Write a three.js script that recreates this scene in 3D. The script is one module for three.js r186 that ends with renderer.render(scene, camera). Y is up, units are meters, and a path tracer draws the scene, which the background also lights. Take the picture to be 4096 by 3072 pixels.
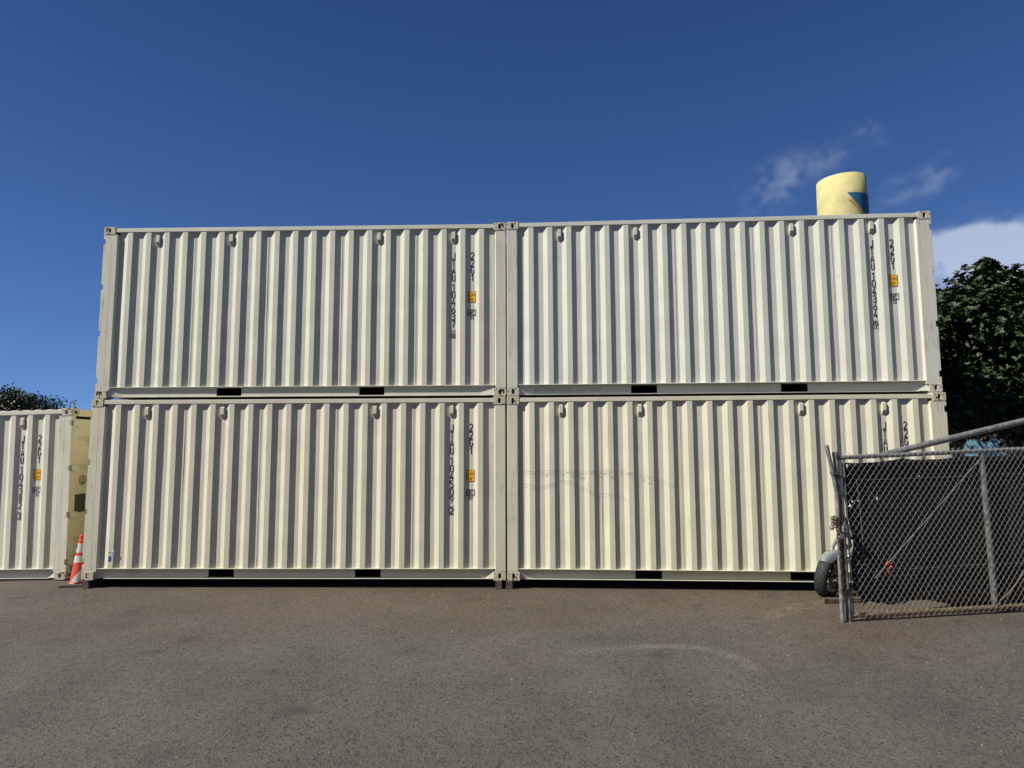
import * as THREE from 'three';
import { mergeGeometries } from 'three/addons/utils/BufferGeometryUtils.js';

// ---------------------------------------------------------------- camera, sky, sun, exposure
const W = 1024, H = 768;
const scene = new THREE.Scene();
const camera = new THREE.PerspectiveCamera(61.585, W / H, 0.05, 2000);
camera.position.set(0, 1.982, 0);
camera.rotation.set(0.0972, 0, -0.00404);
const renderer = new THREE.WebGLRenderer({ antialias: true });
renderer.setSize(W, H);
renderer.toneMapping = THREE.LinearToneMapping;
renderer.toneMappingExposure = 1.3;
renderer.shadowMap.enabled = true;

const SUN = new THREE.Vector3(-0.672, 0.688, 0.283).normalize();
const sun = new THREE.DirectionalLight(new THREE.Color().setRGB(1.0, 0.955, 0.86), 5.0);
sun.target.position.set(0, 0, -8);
sun.position.copy(SUN).multiplyScalar(60).add(sun.target.position);
sun.castShadow = true;
sun.shadow.mapSize.set(4096, 4096);
Object.assign(sun.shadow.camera, { left: -22, right: 22, top: 22, bottom: -22, near: 1, far: 140 });
sun.shadow.bias = -0.0004;
scene.add(sun, sun.target);

// seeded random and value noise
function rng(seed) {
  let a = seed >>> 0;
  return () => { a = (a + 0x6D2B79F5) | 0; let t = Math.imul(a ^ (a >>> 15), 1 | a); t = (t + Math.imul(t ^ (t >>> 7), 61 | t)) ^ t; return ((t ^ (t >>> 14)) >>> 0) / 4294967296; };
}
function h2(x, y, s) { let n = Math.imul(x, 374761393) ^ Math.imul(y, 668265263) ^ Math.imul(s, 974634777); n = Math.imul(n ^ (n >>> 13), 1274126177); return ((n ^ (n >>> 16)) >>> 0) / 4294967296; }
function vn(x, y, s = 0, per = 0) {
  const xi = Math.floor(x), yi = Math.floor(y), fx = x - xi, fy = y - yi;
  const u = fx * fx * (3 - 2 * fx), v = fy * fy * (3 - 2 * fy);
  const m = per ? (k) => ((k % per) + per) % per : (k) => k;
  const a = h2(m(xi), m(yi), s), b = h2(m(xi + 1), m(yi), s), c = h2(m(xi), m(yi + 1), s), d = h2(m(xi + 1), m(yi + 1), s);
  return a + (b - a) * u + (c - a) * v + (a - b - c + d) * u * v;
}
function fbm(x, y, s = 0, o = 4, per = 0) { let t = 0, a = 0.5, n = 0; for (let i = 0; i < o; i++) { t += a * vn(x, y, s + i * 17, per); n += a; x *= 2; y *= 2; per *= 2; a *= 0.5; } return t / n; }
const sstep = (a, b, x) => { const t = Math.min(1, Math.max(0, (x - a) / (b - a))); return t * t * (3 - 2 * t); };
const mix = (a, b, t) => a + (b - a) * t;

// the sky: clear deep blue air with a few thin clouds on the right
{
  const w = 2048, h = 1024, d = new Float32Array(w * h * 4);
  const dirPx = (px, py) => {                        // clouds are placed by bearing and height above the horizon
    return [Math.atan((px - 2048) / 2577) * 57.296, Math.atan((1787 - py) / 2577 * Math.cos(Math.atan((px - 2048) / 2577))) * 57.296];
  };
  const blobs = [
    // bearing, elevation, half width, half height, tilt, density, softness
    [...dirPx(4130, 975), 8.5, 2.1, 0.03, 0.56], [...dirPx(3880, 985), 3.6, 1.7, 0.1, 0.36], [...dirPx(4400, 1010), 8, 2.6, 0.0, 0.7],
    [...dirPx(3180, 660), 3.2, 1.3, 0.35, 0.13], [...dirPx(3110, 760), 2.2, 1.2, 0.7, 0.10], [...dirPx(3330, 640), 1.8, .9, 0.3, 0.10],
    [...dirPx(3510, 505), 1.9, 0.7, 0.1, 0.1], [...dirPx(3640, 750), 2.8, 0.7, 0.35, 0.10], [...dirPx(3790, 680), 1.6, 1.0, 0.7, 0.10],
    [62, 14, 9, 2.5, 0.05, .6], [84, 11, 12, 2.6, 0, .6], [118, 13, 14, 3, 0, .5], [-95, 10, 12, 2, 0, .4], [160, 12, 12, 2.4, 0, .5], [-150, 9, 14, 2, 0, .4],
  ];
  for (let j = 0; j < h; j++) {
    const el = ((j + 0.5) / h - 0.5) * Math.PI, ce = Math.cos(el), se = Math.sin(el);
    for (let i = 0; i < w; i++) {
      const ph = ((i + 0.5) / w - 0.5) * 2 * Math.PI, x = Math.cos(ph) * ce, z = Math.sin(ph) * ce;
      const cg = x * SUN.x + se * SUN.y + z * SUN.z;
      const e = Math.max(0, se);
      const a = Math.exp(-e * 3.0), b = Math.exp(-e * 14);
      let r = 0.003 + 0.135 * a + 0.10 * b, g = 0.024 + 0.29 * a + 0.15 * b, bl = 0.112 + 0.68 * a + 0.05 * b;
      const k = (0.9 + 0.3 * cg * cg + 0.5 * Math.pow(Math.max(0, cg), 16)) / 1.3;
      r *= k; g *= k * 0.99; bl *= k * 0.985;
      const az = Math.atan2(x, -z) * 57.296, ed = el * 57.296;
      if (ed > 1 && ed < 45) {
        let den = 0;
        const wx = az + (fbm(az * .35, ed * .8, 5, 3) - .5) * 3.4, wy = ed + (fbm(az * .35, ed * .8, 9, 3) - .5) * 2.0;
        for (const [ba, be, bw, bh, t, q] of blobs) {
          const dx = wx - ba, dy = wy - be, u = (dx * Math.cos(t) + dy * Math.sin(t)) / bw, v = (-dx * Math.sin(t) + dy * Math.cos(t)) / bh;
          const rr = u * u + v * v;
          if (rr < 4) den += q * Math.exp(-rr * 1.5) * (v > 0 && bh > 2 ? 1 - sstep(.7, 1.15, v + (fbm(az * 1.4, ed * 1.4, 77, 3) - .5) * .7) : 1);
        }
        if (den > 0.004) {
          const n = fbm(az * 0.55, ed * 1.0, 31, 5), n2 = fbm(az * 1.6 + n * 2, ed * 2.2 - n, 55, 4);
          den *= sstep(0.3, 0.66, n * .45 + n2 * .55 + Math.min(.26, den * .34)) * 1.3;
          den = Math.min(0.62, den);
          r = mix(r, 0.5, den); g = mix(g, 0.56, den); bl = mix(bl, 0.66, den);
        }
      }
      if (se < 0) { const t = Math.min(1, -se * 12); r = mix(r, 0.1, t); g = mix(g, 0.095, t); bl = mix(bl, 0.09, t); }
      const o = (j * w + i) * 4; d[o] = r; d[o + 1] = g; d[o + 2] = bl; d[o + 3] = 1;
    }
  }
  const sky = new THREE.DataTexture(d, w, h, THREE.RGBAFormat, THREE.FloatType);
  sky.mapping = THREE.EquirectangularReflectionMapping; sky.magFilter = THREE.LinearFilter; sky.minFilter = THREE.LinearFilter;
  sky.wrapS = THREE.RepeatWrapping; sky.needsUpdate = true;
  scene.background = sky; scene.environment = sky;
}

// ---------------------------------------------------------------- helpers: textures
function dataTex(n, fn, srgb = true, m = n) {
  const d = new Uint8Array(n * m * 4);
  for (let j = 0; j < m; j++) for (let i = 0; i < n; i++) {
    const c = fn(i, j), o = (j * n + i) * 4;
    if (typeof c === 'number') { d[o] = d[o + 1] = d[o + 2] = Math.max(0, Math.min(255, c * 255)); }
    else { d[o] = Math.max(0, Math.min(255, c[0] * 255)); d[o + 1] = Math.max(0, Math.min(255, c[1] * 255)); d[o + 2] = Math.max(0, Math.min(255, c[2] * 255)); }
    d[o + 3] = 255;
  }
  const t = new THREE.DataTexture(d, n, m, THREE.RGBAFormat);
  t.wrapS = t.wrapT = THREE.RepeatWrapping; t.magFilter = THREE.LinearFilter; t.minFilter = THREE.LinearMipmapLinearFilter; t.generateMipmaps = true;
  if (srgb) t.colorSpace = THREE.SRGBColorSpace;
  t.needsUpdate = true;
  return t;
}
function rep(t, x, y = x, ox = 0, oy = 0) { const c = t.clone(); c.repeat.set(x, y); c.offset.set(ox, oy); c.needsUpdate = true; return c; }
function canvasTex(w, h, draw, srgb = true) {
  const c = document.createElement('canvas'); c.width = w; c.height = h; const g = c.getContext('2d'); draw(g, w, h);
  const t = new THREE.CanvasTexture(c); if (srgb) t.colorSpace = THREE.SRGBColorSpace; t.magFilter = THREE.LinearFilter; t.generateMipmaps = true; t.minFilter = THREE.LinearMipmapLinearFilter; t.needsUpdate = true;
  return t;
}
const lin = (r, g, b) => new THREE.Color().setRGB(r, g, b);
const mat = (c, rough = 0.7, o = {}) => new THREE.MeshStandardMaterial({ color: c, roughness: rough, metalness: 0, ...o });

// ---------------------------------------------------------------- helpers: geometry
function uvBox(g, ox = 0, oy = 0, s = 1) {                      // uv in metres by the axis a face points along
  if (g.index) g = g.toNonIndexed();
  const p = g.attributes.position, uv = new Float32Array(p.count * 2), a = new THREE.Vector3(), b = new THREE.Vector3(), c = new THREE.Vector3();
  for (let i = 0; i < p.count; i += 3) {
    a.fromBufferAttribute(p, i); b.fromBufferAttribute(p, i + 1); c.fromBufferAttribute(p, i + 2);
    const n = b.clone().sub(a).cross(c.clone().sub(a)), ax = Math.abs(n.x), ay = Math.abs(n.y), az = Math.abs(n.z);
    for (let k = 0; k < 3; k++) {
      const x = p.getX(i + k), y = p.getY(i + k), z = p.getZ(i + k);
      const q = ay > ax && ay > az ? [x, z] : ax > az * 1.7 ? [z, y] : [x, y];
      uv[(i + k) * 2] = q[0] * s + ox; uv[(i + k) * 2 + 1] = q[1] * s + oy;
    }
  }
  g.setAttribute('uv', new THREE.BufferAttribute(uv, 2));
  return g;
}
function norm(g) { for (const k of Object.keys(g.attributes)) if (!['position', 'normal', 'uv'].includes(k)) g.deleteAttribute(k); if (!g.attributes.uv) g.setAttribute('uv', new THREE.BufferAttribute(new Float32Array(g.attributes.position.count * 2), 2)); return g.index ? g.toNonIndexed() : g; }
const join = (a) => a.length === 1 ? norm(a[0]) : mergeGeometries(a.map(norm), false);
function box(x0, x1, y0, y1, z0, z1) { const g = new THREE.BoxGeometry(x1 - x0, y1 - y0, z1 - z0); g.translate((x0 + x1) / 2, (y0 + y1) / 2, (z0 + z1) / 2); return g; }
function cbox(x0, x1, y0, y1, z0, z1, b = 0.006) {              // box with chamfered edges round its front outline
  const s = new THREE.Shape(); s.moveTo(x0 + b, y0 + b); s.lineTo(x1 - b, y0 + b); s.lineTo(x1 - b, y1 - b); s.lineTo(x0 + b, y1 - b); s.closePath();
  const g = new THREE.ExtrudeGeometry(s, { depth: z1 - z0 - 2 * b, bevelEnabled: true, bevelThickness: b, bevelSize: b, bevelSegments: 2 }); g.translate(0, 0, z0 + b); return g;
}
function mirrorX(g, L) {
  const q = g.index ? g.toNonIndexed() : g, p = q.attributes.position, n = q.attributes.normal, uv = q.attributes.uv;
  for (let i = 0; i < p.count; i++) { p.setX(i, L - p.getX(i)); if (n) n.setX(i, -n.getX(i)); }
  const sw = (at, w) => { for (let i = 0; i < at.count; i += 3) for (let k = 0; k < w; k++) { const t = at.array[(i + 1) * w + k]; at.array[(i + 1) * w + k] = at.array[(i + 2) * w + k]; at.array[(i + 2) * w + k] = t; } };
  sw(p, 3); if (n) sw(n, 3); if (uv) sw(uv, 2);
  return q;
}
const V = (x, y, z) => new THREE.Vector3(x, y, z);
function tube(pts, r, seg = 24, rad = 8, closed = false, tension = 0.5) { const c = new THREE.CatmullRomCurve3(pts.map((p) => Array.isArray(p) ? V(...p) : p), closed, 'catmullrom', tension); return new THREE.TubeGeometry(c, seg, r, rad, closed); }
function rod(a, b, r0, r1 = r0, rad = 12, open = false) {
  const A = Array.isArray(a) ? V(...a) : a, B = Array.isArray(b) ? V(...b) : b, d = B.clone().sub(A);
  const g = new THREE.CylinderGeometry(r1, r0, d.length(), rad, 1, open); g.translate(0, d.length() / 2, 0);
  g.applyQuaternion(new THREE.Quaternion().setFromUnitVectors(V(0, 1, 0), d.clone().normalize())); g.translate(A.x, A.y, A.z); return g;
}
function lathe(pts, seg = 32) { return new THREE.LatheGeometry(pts.map(([r, y]) => new THREE.Vector2(r, y)), seg); }
// a flat stroke of half width hw along a polyline, in the XY plane, facing +z
function ribbon(pts, hw, closed = false, out = { p: [], i: [] }) {
  const n = pts.length, base = out.p.length / 3;
  for (let k = 0; k < n; k++) {
    const a = pts[closed ? (k - 1 + n) % n : Math.max(0, k - 1)], b = pts[k], c = pts[closed ? (k + 1) % n : Math.min(n - 1, k + 1)];
    let d1 = [b[0] - a[0], b[1] - a[1]], d2 = [c[0] - b[0], c[1] - b[1]];
    const l1 = Math.hypot(...d1), l2 = Math.hypot(...d2); if (l1 < 1e-9) d1 = d2; if (l2 < 1e-9) d2 = d1;
    const m1 = Math.hypot(...d1), m2 = Math.hypot(...d2), n1 = [-d1[1] / m1, d1[0] / m1], n2 = [-d2[1] / m2, d2[0] / m2];
    let mx = n1[0] + n2[0], my = n1[1] + n2[1]; const ml = Math.hypot(mx, my) || 1; mx /= ml; my /= ml;
    const s = Math.min(2, 1 / Math.max(0.4, mx * n1[0] + my * n1[1])) * hw;
    out.p.push(b[0] + mx * s, b[1] + my * s, 0, b[0] - mx * s, b[1] - my * s, 0);
  }
  for (let k = 0; k < (closed ? n : n - 1); k++) { const a = base + 2 * k, b = base + 2 * ((k + 1) % n); out.i.push(a, a + 1, b, b, a + 1, b + 1); }
  return out;
}
function ribbonGeo(out) { const g = new THREE.BufferGeometry(); g.setAttribute('position', new THREE.Float32BufferAttribute(out.p, 3)); g.setIndex(out.i); g.computeVertexNormals(); return g; }
const arc = (cx, cy, rx, ry, a0, a1, n = 10) => Array.from({ length: n + 1 }, (_, k) => { const a = (a0 + (a1 - a0) * k / n) * Math.PI / 180; return [cx + rx * Math.cos(a), cy + ry * Math.sin(a)]; });
// condensed stroke letters: each glyph in a box 0.46 wide and 1 tall
const GLYPH = {
  '0': [[...arc(.23, .76, .21, .22, 0, 180), ...arc(.23, .24, .21, .22, 180, 360)]],
  '1': [[[.06, .8], [.27, .98], [.27, .0]]],
  '2': [[...arc(.23, .74, .21, .24, 165, -25), [.02, .03], [.46, .03]]],
  '3': [[...arc(.22, .75, .2, .23, 160, -85), [.15, .52], ...arc(.22, .26, .21, .24, 85, -160)]],
  '4': [[[.3, 1], [.02, .26], [.46, .26]], [[.35, .5], [.35, 0]]],
  '5': [[[.42, .97], [.07, .97], [.05, .55], ...arc(.22, .31, .21, .29, 130, -150)]],
  '6': [[[.34, 1], ...arc(.23, .29, .21, .27, 165, 165 - 360, 18)]],
  '7': [[[.02, .97], [.43, .97], [.15, 0]]],
  '8': [[...arc(.23, .755, .17, .215, -90, 270, 14)], [...arc(.23, .27, .21, .245, -90, 270, 14)]],
  '9': [[[.12, 0], ...arc(.23, .71, .21, .27, -15, -15 - 360, 18)]],
  J: [[[.4, 1], [.4, .22], ...arc(.22, .22, .18, .2, 0, -165)]],
  T: [[[.0, .97], [.46, .97]], [[.23, .97], [.23, 0]]],
  A: [[[.0, 0], [.23, 1], [.46, 0]], [[.08, .3], [.38, .3]]],
  U: [[[.04, 1], [.04, .22], ...arc(.23, .22, .19, .2, 180, 360), [.42, 1]]],
  G: [[...arc(.23, .74, .2, .24, 25, 180), ...arc(.23, .26, .2, .24, 180, 360), [.43, .47], [.25, .47]]],
  O: [[...arc(.23, .5, .22, .47, 0, 360, 20)]], F: [[[.05, 0], [.05, .97], [.44, .97]], [[.05, .52], [.36, .52]]],
  H: [[[.05, 0], [.05, 1]], [[.41, 0], [.41, 1]], [[-.3, .55], [.6, .6]]], D: [[[.05, 0], [.05, 1], [.4, .6], [.36, .2], [.05, 0]]],
  '-': [[[0, .5], [.5, .5]]], '.': [[[.2, .05], [.26, .1]]], ' ': [],
};
const CLOSED = { '0': 1, '8': 1, O: 1 };
function glyph(ch, x, y, h, wd, hw, out) { for (const s of GLYPH[ch] || []) ribbon(s.map(([a, b]) => [x + (a - .23) / .46 * wd, y + b * h]), hw, !!CLOSED[ch], out); }

// ---------------------------------------------------------------- helpers: objects
const taken = {};
function numbered(n) { taken[n] = (taken[n] ?? -1) + 1; return taken[n] ? `${n}_${String(taken[n]).padStart(3, '0')}` : n; }
function shade(o) { o.traverse((m) => { if (m.isMesh) { m.castShadow = true; m.receiveShadow = true; } }); return o; }
function mesh(name, g, m, parent) { const o = new THREE.Mesh(g, m); o.name = name; o.castShadow = o.receiveShadow = true; if (parent) parent.add(o); return o; }
function tag(o, label, category, group, kind) { o.userData.label = label; if (category) o.userData.category = category; if (group) o.userData.group = group; if (kind) o.userData.kind = kind; return o; }
function thing(name, label, category, [x, y, z] = [0, 0, 0], turn = 0, group) { const o = new THREE.Group(); o.name = numbered(name); o.position.set(x, y, z); o.rotation.y = turn; scene.add(o); return tag(o, label, category, group); }
function single(name, g, m, label, category, pos = [0, 0, 0], turn = 0, group) { const o = mesh(numbered(name), g, m, scene); o.position.set(...pos); o.rotation.y = turn; return tag(o, label, category, group); }

// ---------------------------------------------------------------- textures
const tPaint = dataTex(1024, (i, j) => {                         // cream paint: faint blotches, chalk streaks, specks of grime; 1 unit = 2.56 m
  const u = i / 1024, v = j / 1024;
  let k = 0.955 + (fbm(u * 10, v * 10, 3, 4, 10) - .5) * .07 + (vn(u * 170, v * 5, 8, 0) - .5) * .022;
  const st = vn(u * 60, v * 3, 12, 0); if (st > .86) k -= (st - .86) * .14 * fbm(u * 8, v * 8, 40, 3, 8);
  let y = 0; const sp = h2(i >> 1, j >> 1, 91); if (sp > .9985) { k -= .16; y = .05; }
  const sc = fbm(u * 90, v * 14, 60, 2, 0); if (sc > .77) k -= (sc - .77) * .45;
  return [k, k - y * .4, k - y - .004];
});
const tPaintBump = dataTex(512, (i, j) => fbm(i / 512 * 40, j / 512 * 40, 71, 4, 40), false);
const tPost = dataTex(1024, (i, j) => {                          // scuffed post paint: long vertical scratches and rub marks
  const u = i / 1024, v = j / 1024;
  let k = 0.95 + (fbm(u * 12, v * 6, 13, 4, 6) - .5) * .09;
  const z = fbm(u * 7, v * 5, 22, 3, 5);
  const s = vn(u * 210, v * 16, 26, 0) * .6 + vn(u * 420, v * 34, 27, 0) * .4;
  if (z > .46 && s > .67) k -= Math.min(.3, (s - .67) * 2.4 * (z - .43) * 4.0);
  const s2 = vn(u * 130, v * 9, 29); if (s2 > .9) k -= (s2 - .9) * .8;
  const chip = fbm(u * 110, v * 60, 33, 2); if (chip > .9 && z > .5) return [k * .7, k * .6, k * .5];
  return [k, k * .995, k * .985];
});
const tCast = dataTex(512, (i, j) => {                           // chipped paint over rusty cast steel; 1 unit = 0.6 m
  const u = i / 512, v = j / 512;
  const n = fbm(u * 14, v * 14, 43, 5, 14), m = fbm(u * 34, v * 16, 47, 3, 0);
  let k = .9 + (n - .5) * .25; let c = [k, k * .985, k * .95];
  if (n > .635) { const t = sstep(.635, .67, n); c = [mix(c[0], .36, t), mix(c[1], .23, t), mix(c[2], .15, t)]; }
  if (m > .67) { const t = sstep(.67, .73, m) * .8; c = [mix(c[0], .22, t), mix(c[1], .17, t), mix(c[2], .13, t)]; }
  return c;
});
const tAsphalt = dataTex(2048, (i, j) => {                        // worn asphalt: grey stones in dark binder, pit shadows darkened into the colour; 1 unit = 5 m
  const a = vn(i / 3.2, j / 3.2, 5, 640), b = vn(i / 6.4, j / 6.4, 6, 320), c = vn(i / 16, j / 16, 7, 128), q = fbm(i / 256, j / 256, 9, 3, 8);
  const s = a * .5 + b * .35 + c * .15;
  let k = .62 + (s - .5) * .31 + (q - .5) * .12 + (h2(i, j, 3) - .5) * .06;
  if (s < .3) k *= .72; if (a < .14 && b < .45) k *= .68;
  const w = h2(i >> 1, j >> 1, 17);
  let r = 1, g = .985, bl = .955;
  if (w > .9988) k += .3; else if (w > .985) k += .09;
  if (w < .02) { r = 1.06; g = .96; bl = .86; }
  return [k * r, k * g, k * bl];
});
const tAsphaltBump = dataTex(2048, (i, j) => {
  const a = vn(i / 3.2, j / 3.2, 5, 640), b = vn(i / 6.4, j / 6.4, 6, 320), c = vn(i / 16, j / 16, 7, 128);
  return Math.min(1, (a * .5 + b * .35 + c * .15) * 1.35);
}, false);
const tWood = dataTex(256, (i, j) => { const u = i / 256, v = j / 256; const k = .5 + (vn(u * 4, v * 60, 3) - .5) * .35 + (fbm(u * 6, v * 6, 8, 3, 6) - .5) * .4; return [k * 1.02, k * .93, k * .84]; });
const tZinc = dataTex(512, (i, j) => {                           // dull galvanised pipe with stains
  const u = i / 512, v = j / 512; const n = fbm(u * 16, v * 16, 3, 4, 16), m = fbm(u * 40, v * 8, 19, 3);
  let k = .72 + (n - .5) * .45; if (m > .62) k -= (m - .62) * .9; return [k, k * .99, k * .96];
});
const tRust = dataTex(256, (i, j) => { const n = fbm(i / 256 * 18, j / 256 * 18, 3, 4, 18); return [.36 + (n - .5) * .5, .26 + (n - .5) * .36, .2 + (n - .5) * .3]; });
const tStucco = dataTex(512, (i, j) => { const u = i / 512, v = j / 512; const k = .93 + (fbm(u * 7, v * 7, 4, 4, 7) - .5) * .16 + (fbm(u * 50, v * 50, 9, 2, 50) - .5) * .05; return [k, k, k * .98]; });
const tStuccoBump = dataTex(512, (i, j) => fbm(i / 512 * 9, j / 512 * 9, 14, 5, 9), false);
const tCloth = dataTex(256, (i, j) => { const k = .6 + .3 * (Math.sin(i * Math.PI / 4) * Math.sin(j * Math.PI / 4)) * .4 + (fbm(i / 16, j / 16, 5, 3, 16) - .5) * .5; return k; });

// ---------------------------------------------------------------- materials
const paint = (c, o = {}) => new THREE.MeshStandardMaterial({ color: c, roughness: 0.62, map: rep(tPaint, 1 / 2.56, 1 / 2.56, o.ox || 0, o.oy || 0), bumpMap: rep(tPaintBump, 1.1), bumpScale: 0.0002 });
const M = {
  black: mat(lin(.012, .012, .013), .6), ink: mat(lin(.014, .014, .016), .6),
  wood: new THREE.MeshStandardMaterial({ color: lin(.42, .36, .3), roughness: .9, map: rep(tWood, 3, 3), bumpMap: rep(tWood, 3, 3), bumpScale: .003 }),
  zinc: new THREE.MeshStandardMaterial({ color: lin(.5, .5, .49), roughness: .52, metalness: .35, map: rep(tZinc, 2, 2) }),
  zincDark: new THREE.MeshStandardMaterial({ color: lin(.3, .29, .28), roughness: .6, metalness: .3, map: rep(tZinc, 3, 3) }),
  dusty: new THREE.MeshStandardMaterial({ color: lin(.42, .32, .23), roughness: .9, map: rep(tZinc, 2, 3) }),
  rust: new THREE.MeshStandardMaterial({ color: lin(.34, .3, .29), roughness: .6, metalness: .4, map: rep(tRust, 6, 6) }),
  rubber: mat(lin(.022, .022, .023), .72), chrome: mat(lin(.72, .73, .75), .16, { metalness: 1 }), silver: mat(lin(.36, .37, .39), .3, { metalness: .75 }),
  steel: mat(lin(.3, .3, .3), .4, { metalness: .8 }),
  shadeBlack: mat(lin(.04, .037, .034), .85)   // near-black: shade painted into the underside and the fork pockets
 ,
};

// ---------------------------------------------------------------- ground
const groundY = (x) => { const t = Math.max(0, -6.7 - x); return -Math.min(0.2, t * 0.022 * sstep(0, 1.2, t)); };
{
  const xs = [], zs = [];
  const span = (a, b, s, arr) => { for (let v = a; v < b - 1e-6; v += s) arr.push(v); };
  for (const v of [-400, -250, -150, -90, -55, -36, -25, -18, -14, -11.5]) xs.push(v);
  span(-10, 10, 0.055, xs);
  for (const v of [10, 11.5, 14, 18, 25, 36, 55, 90, 150, 250, 400]) xs.push(v);
  for (const v of [-400, -250, -150, -90, -60, -40, -28, -21, -17, -14, -12, -11]) zs.push(v);
  span(-10.2, -3.4, 0.055, zs);
  for (const v of [-3.4, -2.6, -1.6, 0, 3, 8, 20, 50, 120, 300]) zs.push(v);
  const nx = xs.length, nz = zs.length, p = new Float32Array(nx * nz * 3), uv = new Float32Array(nx * nz * 2), col = new Float32Array(nx * nz * 3), idx = [];
  const DR = rng(404), drips = Array.from({ length: 46 }, () => [-8 + 16 * DR(), -9 + 5.2 * DR(), .03 + .05 * DR(), .12 + .25 * DR()]);
  const arcPts = new THREE.CatmullRomCurve3([[0.6, -6.49], [0.77, -6.52], [1.17, -6.6], [1.47, -6.65], [1.66, -6.63], [1.86, -6.56], [2.02, -6.39], [2.13, -6.16], [2.13, -6.02]].map(([x, z]) => new THREE.Vector3(x, 0, z))).getPoints(60).map((q) => [q.x, q.z]);
  for (let j = 0; j < nz; j++) for (let i = 0; i < nx; i++) {
    const x = xs[i], z = zs[j], o = j * nx + i;
    p[o * 3] = x; p[o * 3 + 1] = groundY(x) + (fbm(x * .5, z * .5, 2, 2) - .5) * .006; p[o * 3 + 2] = z;
    uv[o * 2] = x / 5; uv[o * 2 + 1] = z / 5;
    // reddish dirt washed out in front of the containers, in blotches
    const n = fbm(x * .55, z * .9, 31, 5), n2 = fbm(x * 2.7, z * 3.4, 37, 4);
    let d = sstep(-5.9, -8.2, z + (n - .5) * 3.2) * (.7 + .8 * (n2 - .25));
    d *= mix(.55, 1, sstep(-7, -2.5, x + (n - .5) * 3));
    d = Math.min(1, Math.max(0, d + (fbm(x * .8, z * .8, 61, 4) - .62) * .9));
    let r = mix(1, 1.08, d), g = mix(1, .87, d), b = mix(1, .69, d);
    const gr = 1 + (n2 - .5) * .16 + (h2(i, j, 5) - .5) * .05; r *= gr; g *= gr; b *= gr;
    // pale curved tyre scuff and pale scrapes beside the gate
    if (x > .4 && x < 2.6 && z > -7.1 && z < -5.8) { let m = 9; for (const q of arcPts) m = Math.min(m, Math.hypot((x - q[0]), (z - q[1]))); const a = sstep(.1, .02, m) * (.25 + .75 * fbm(x * 3, z * 5, 81, 3)) * .8 * sstep(.5, 1.9, x + .5); r *= 1 + a; g *= 1 + a * 1.02; b *= 1 + a * 1.02; }
    if (x > 2.6 && x < 6 && z > -9 && z < -6.3) { const l = Math.abs((x - 3.25) * .55 + (z + 8.1) * .83 - .12 + (fbm(x * 2, z * 2, 5, 2) - .5) * .25); const a = sstep(.2, .03, l) * sstep(.45, .75, fbm(x * 7, z * 9, 87, 3)) * .55 * sstep(4.4, 3.6, x); r *= 1 + a; g *= 1 + a; b *= 1 + a; }
    const oil = fbm(x * 1.3 + 9, z * 1.3, 99, 4); if (oil > .68) { const a = 1 - (oil - .68) * 1.1; r *= a; g *= a; b *= a; }
    for (const [sx, sz, sr, sk] of drips) { const q = Math.hypot((x - sx) / 1.6, z - sz) / sr; if (q < 1.6) { const a = 1 - sk * sstep(1.5, .3, q + (n2 - .5)); r *= a; g *= a; b *= a; } }
    col[o * 3] = r; col[o * 3 + 1] = g; col[o * 3 + 2] = b;
    if (i < nx - 1 && j < nz - 1) idx.push(o, o + nx, o + 1, o + 1, o + nx, o + nx + 1);
  }
  const g = new THREE.BufferGeometry(); g.setAttribute('position', new THREE.BufferAttribute(p, 3)); g.setAttribute('uv', new THREE.BufferAttribute(uv, 2)); g.setAttribute('color', new THREE.BufferAttribute(col, 3)); g.setIndex(idx); g.computeVertexNormals();
  const m = new THREE.MeshStandardMaterial({ color: lin(.232, .212, .188), roughness: .93, map: tAsphalt, bumpMap: tAsphaltBump, bumpScale: .0065, vertexColors: true });
  const o = mesh('asphalt_ground', g, m, scene); tag(o, 'worn grey asphalt yard with reddish dirt washed over it', 'asphalt', null, 'structure');
  // loose chips of stone on the asphalt
  const R = rng(77), N = 900, im = new THREE.InstancedMesh(new THREE.IcosahedronGeometry(1, 0), mat(lin(.2, .185, .165), .9), N), t = new THREE.Object3D(), c = new THREE.Color();
  for (let k = 0; k < N; k++) {
    const x = -8 + 16 * R(), z = -9.2 + 5.4 * R(), s = .0035 + .006 * R() * R();
    t.position.set(x, groundY(x) + s * .4, z); t.rotation.set(R() * 6, R() * 6, R() * 6); t.scale.set(s * 1.3, s * .7, s); t.updateMatrix(); im.setMatrixAt(k, t.matrix);
    const w = .5 + R() * 1.1; im.setColorAt(k, c.setRGB(w, w * .97, w * .92));
  }
  im.name = 'stone_chips'; im.castShadow = im.receiveShadow = true; scene.add(im); tag(im, 'loose chips of stone strewn over the asphalt', 'gravel', null, 'stuff');
}

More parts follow.
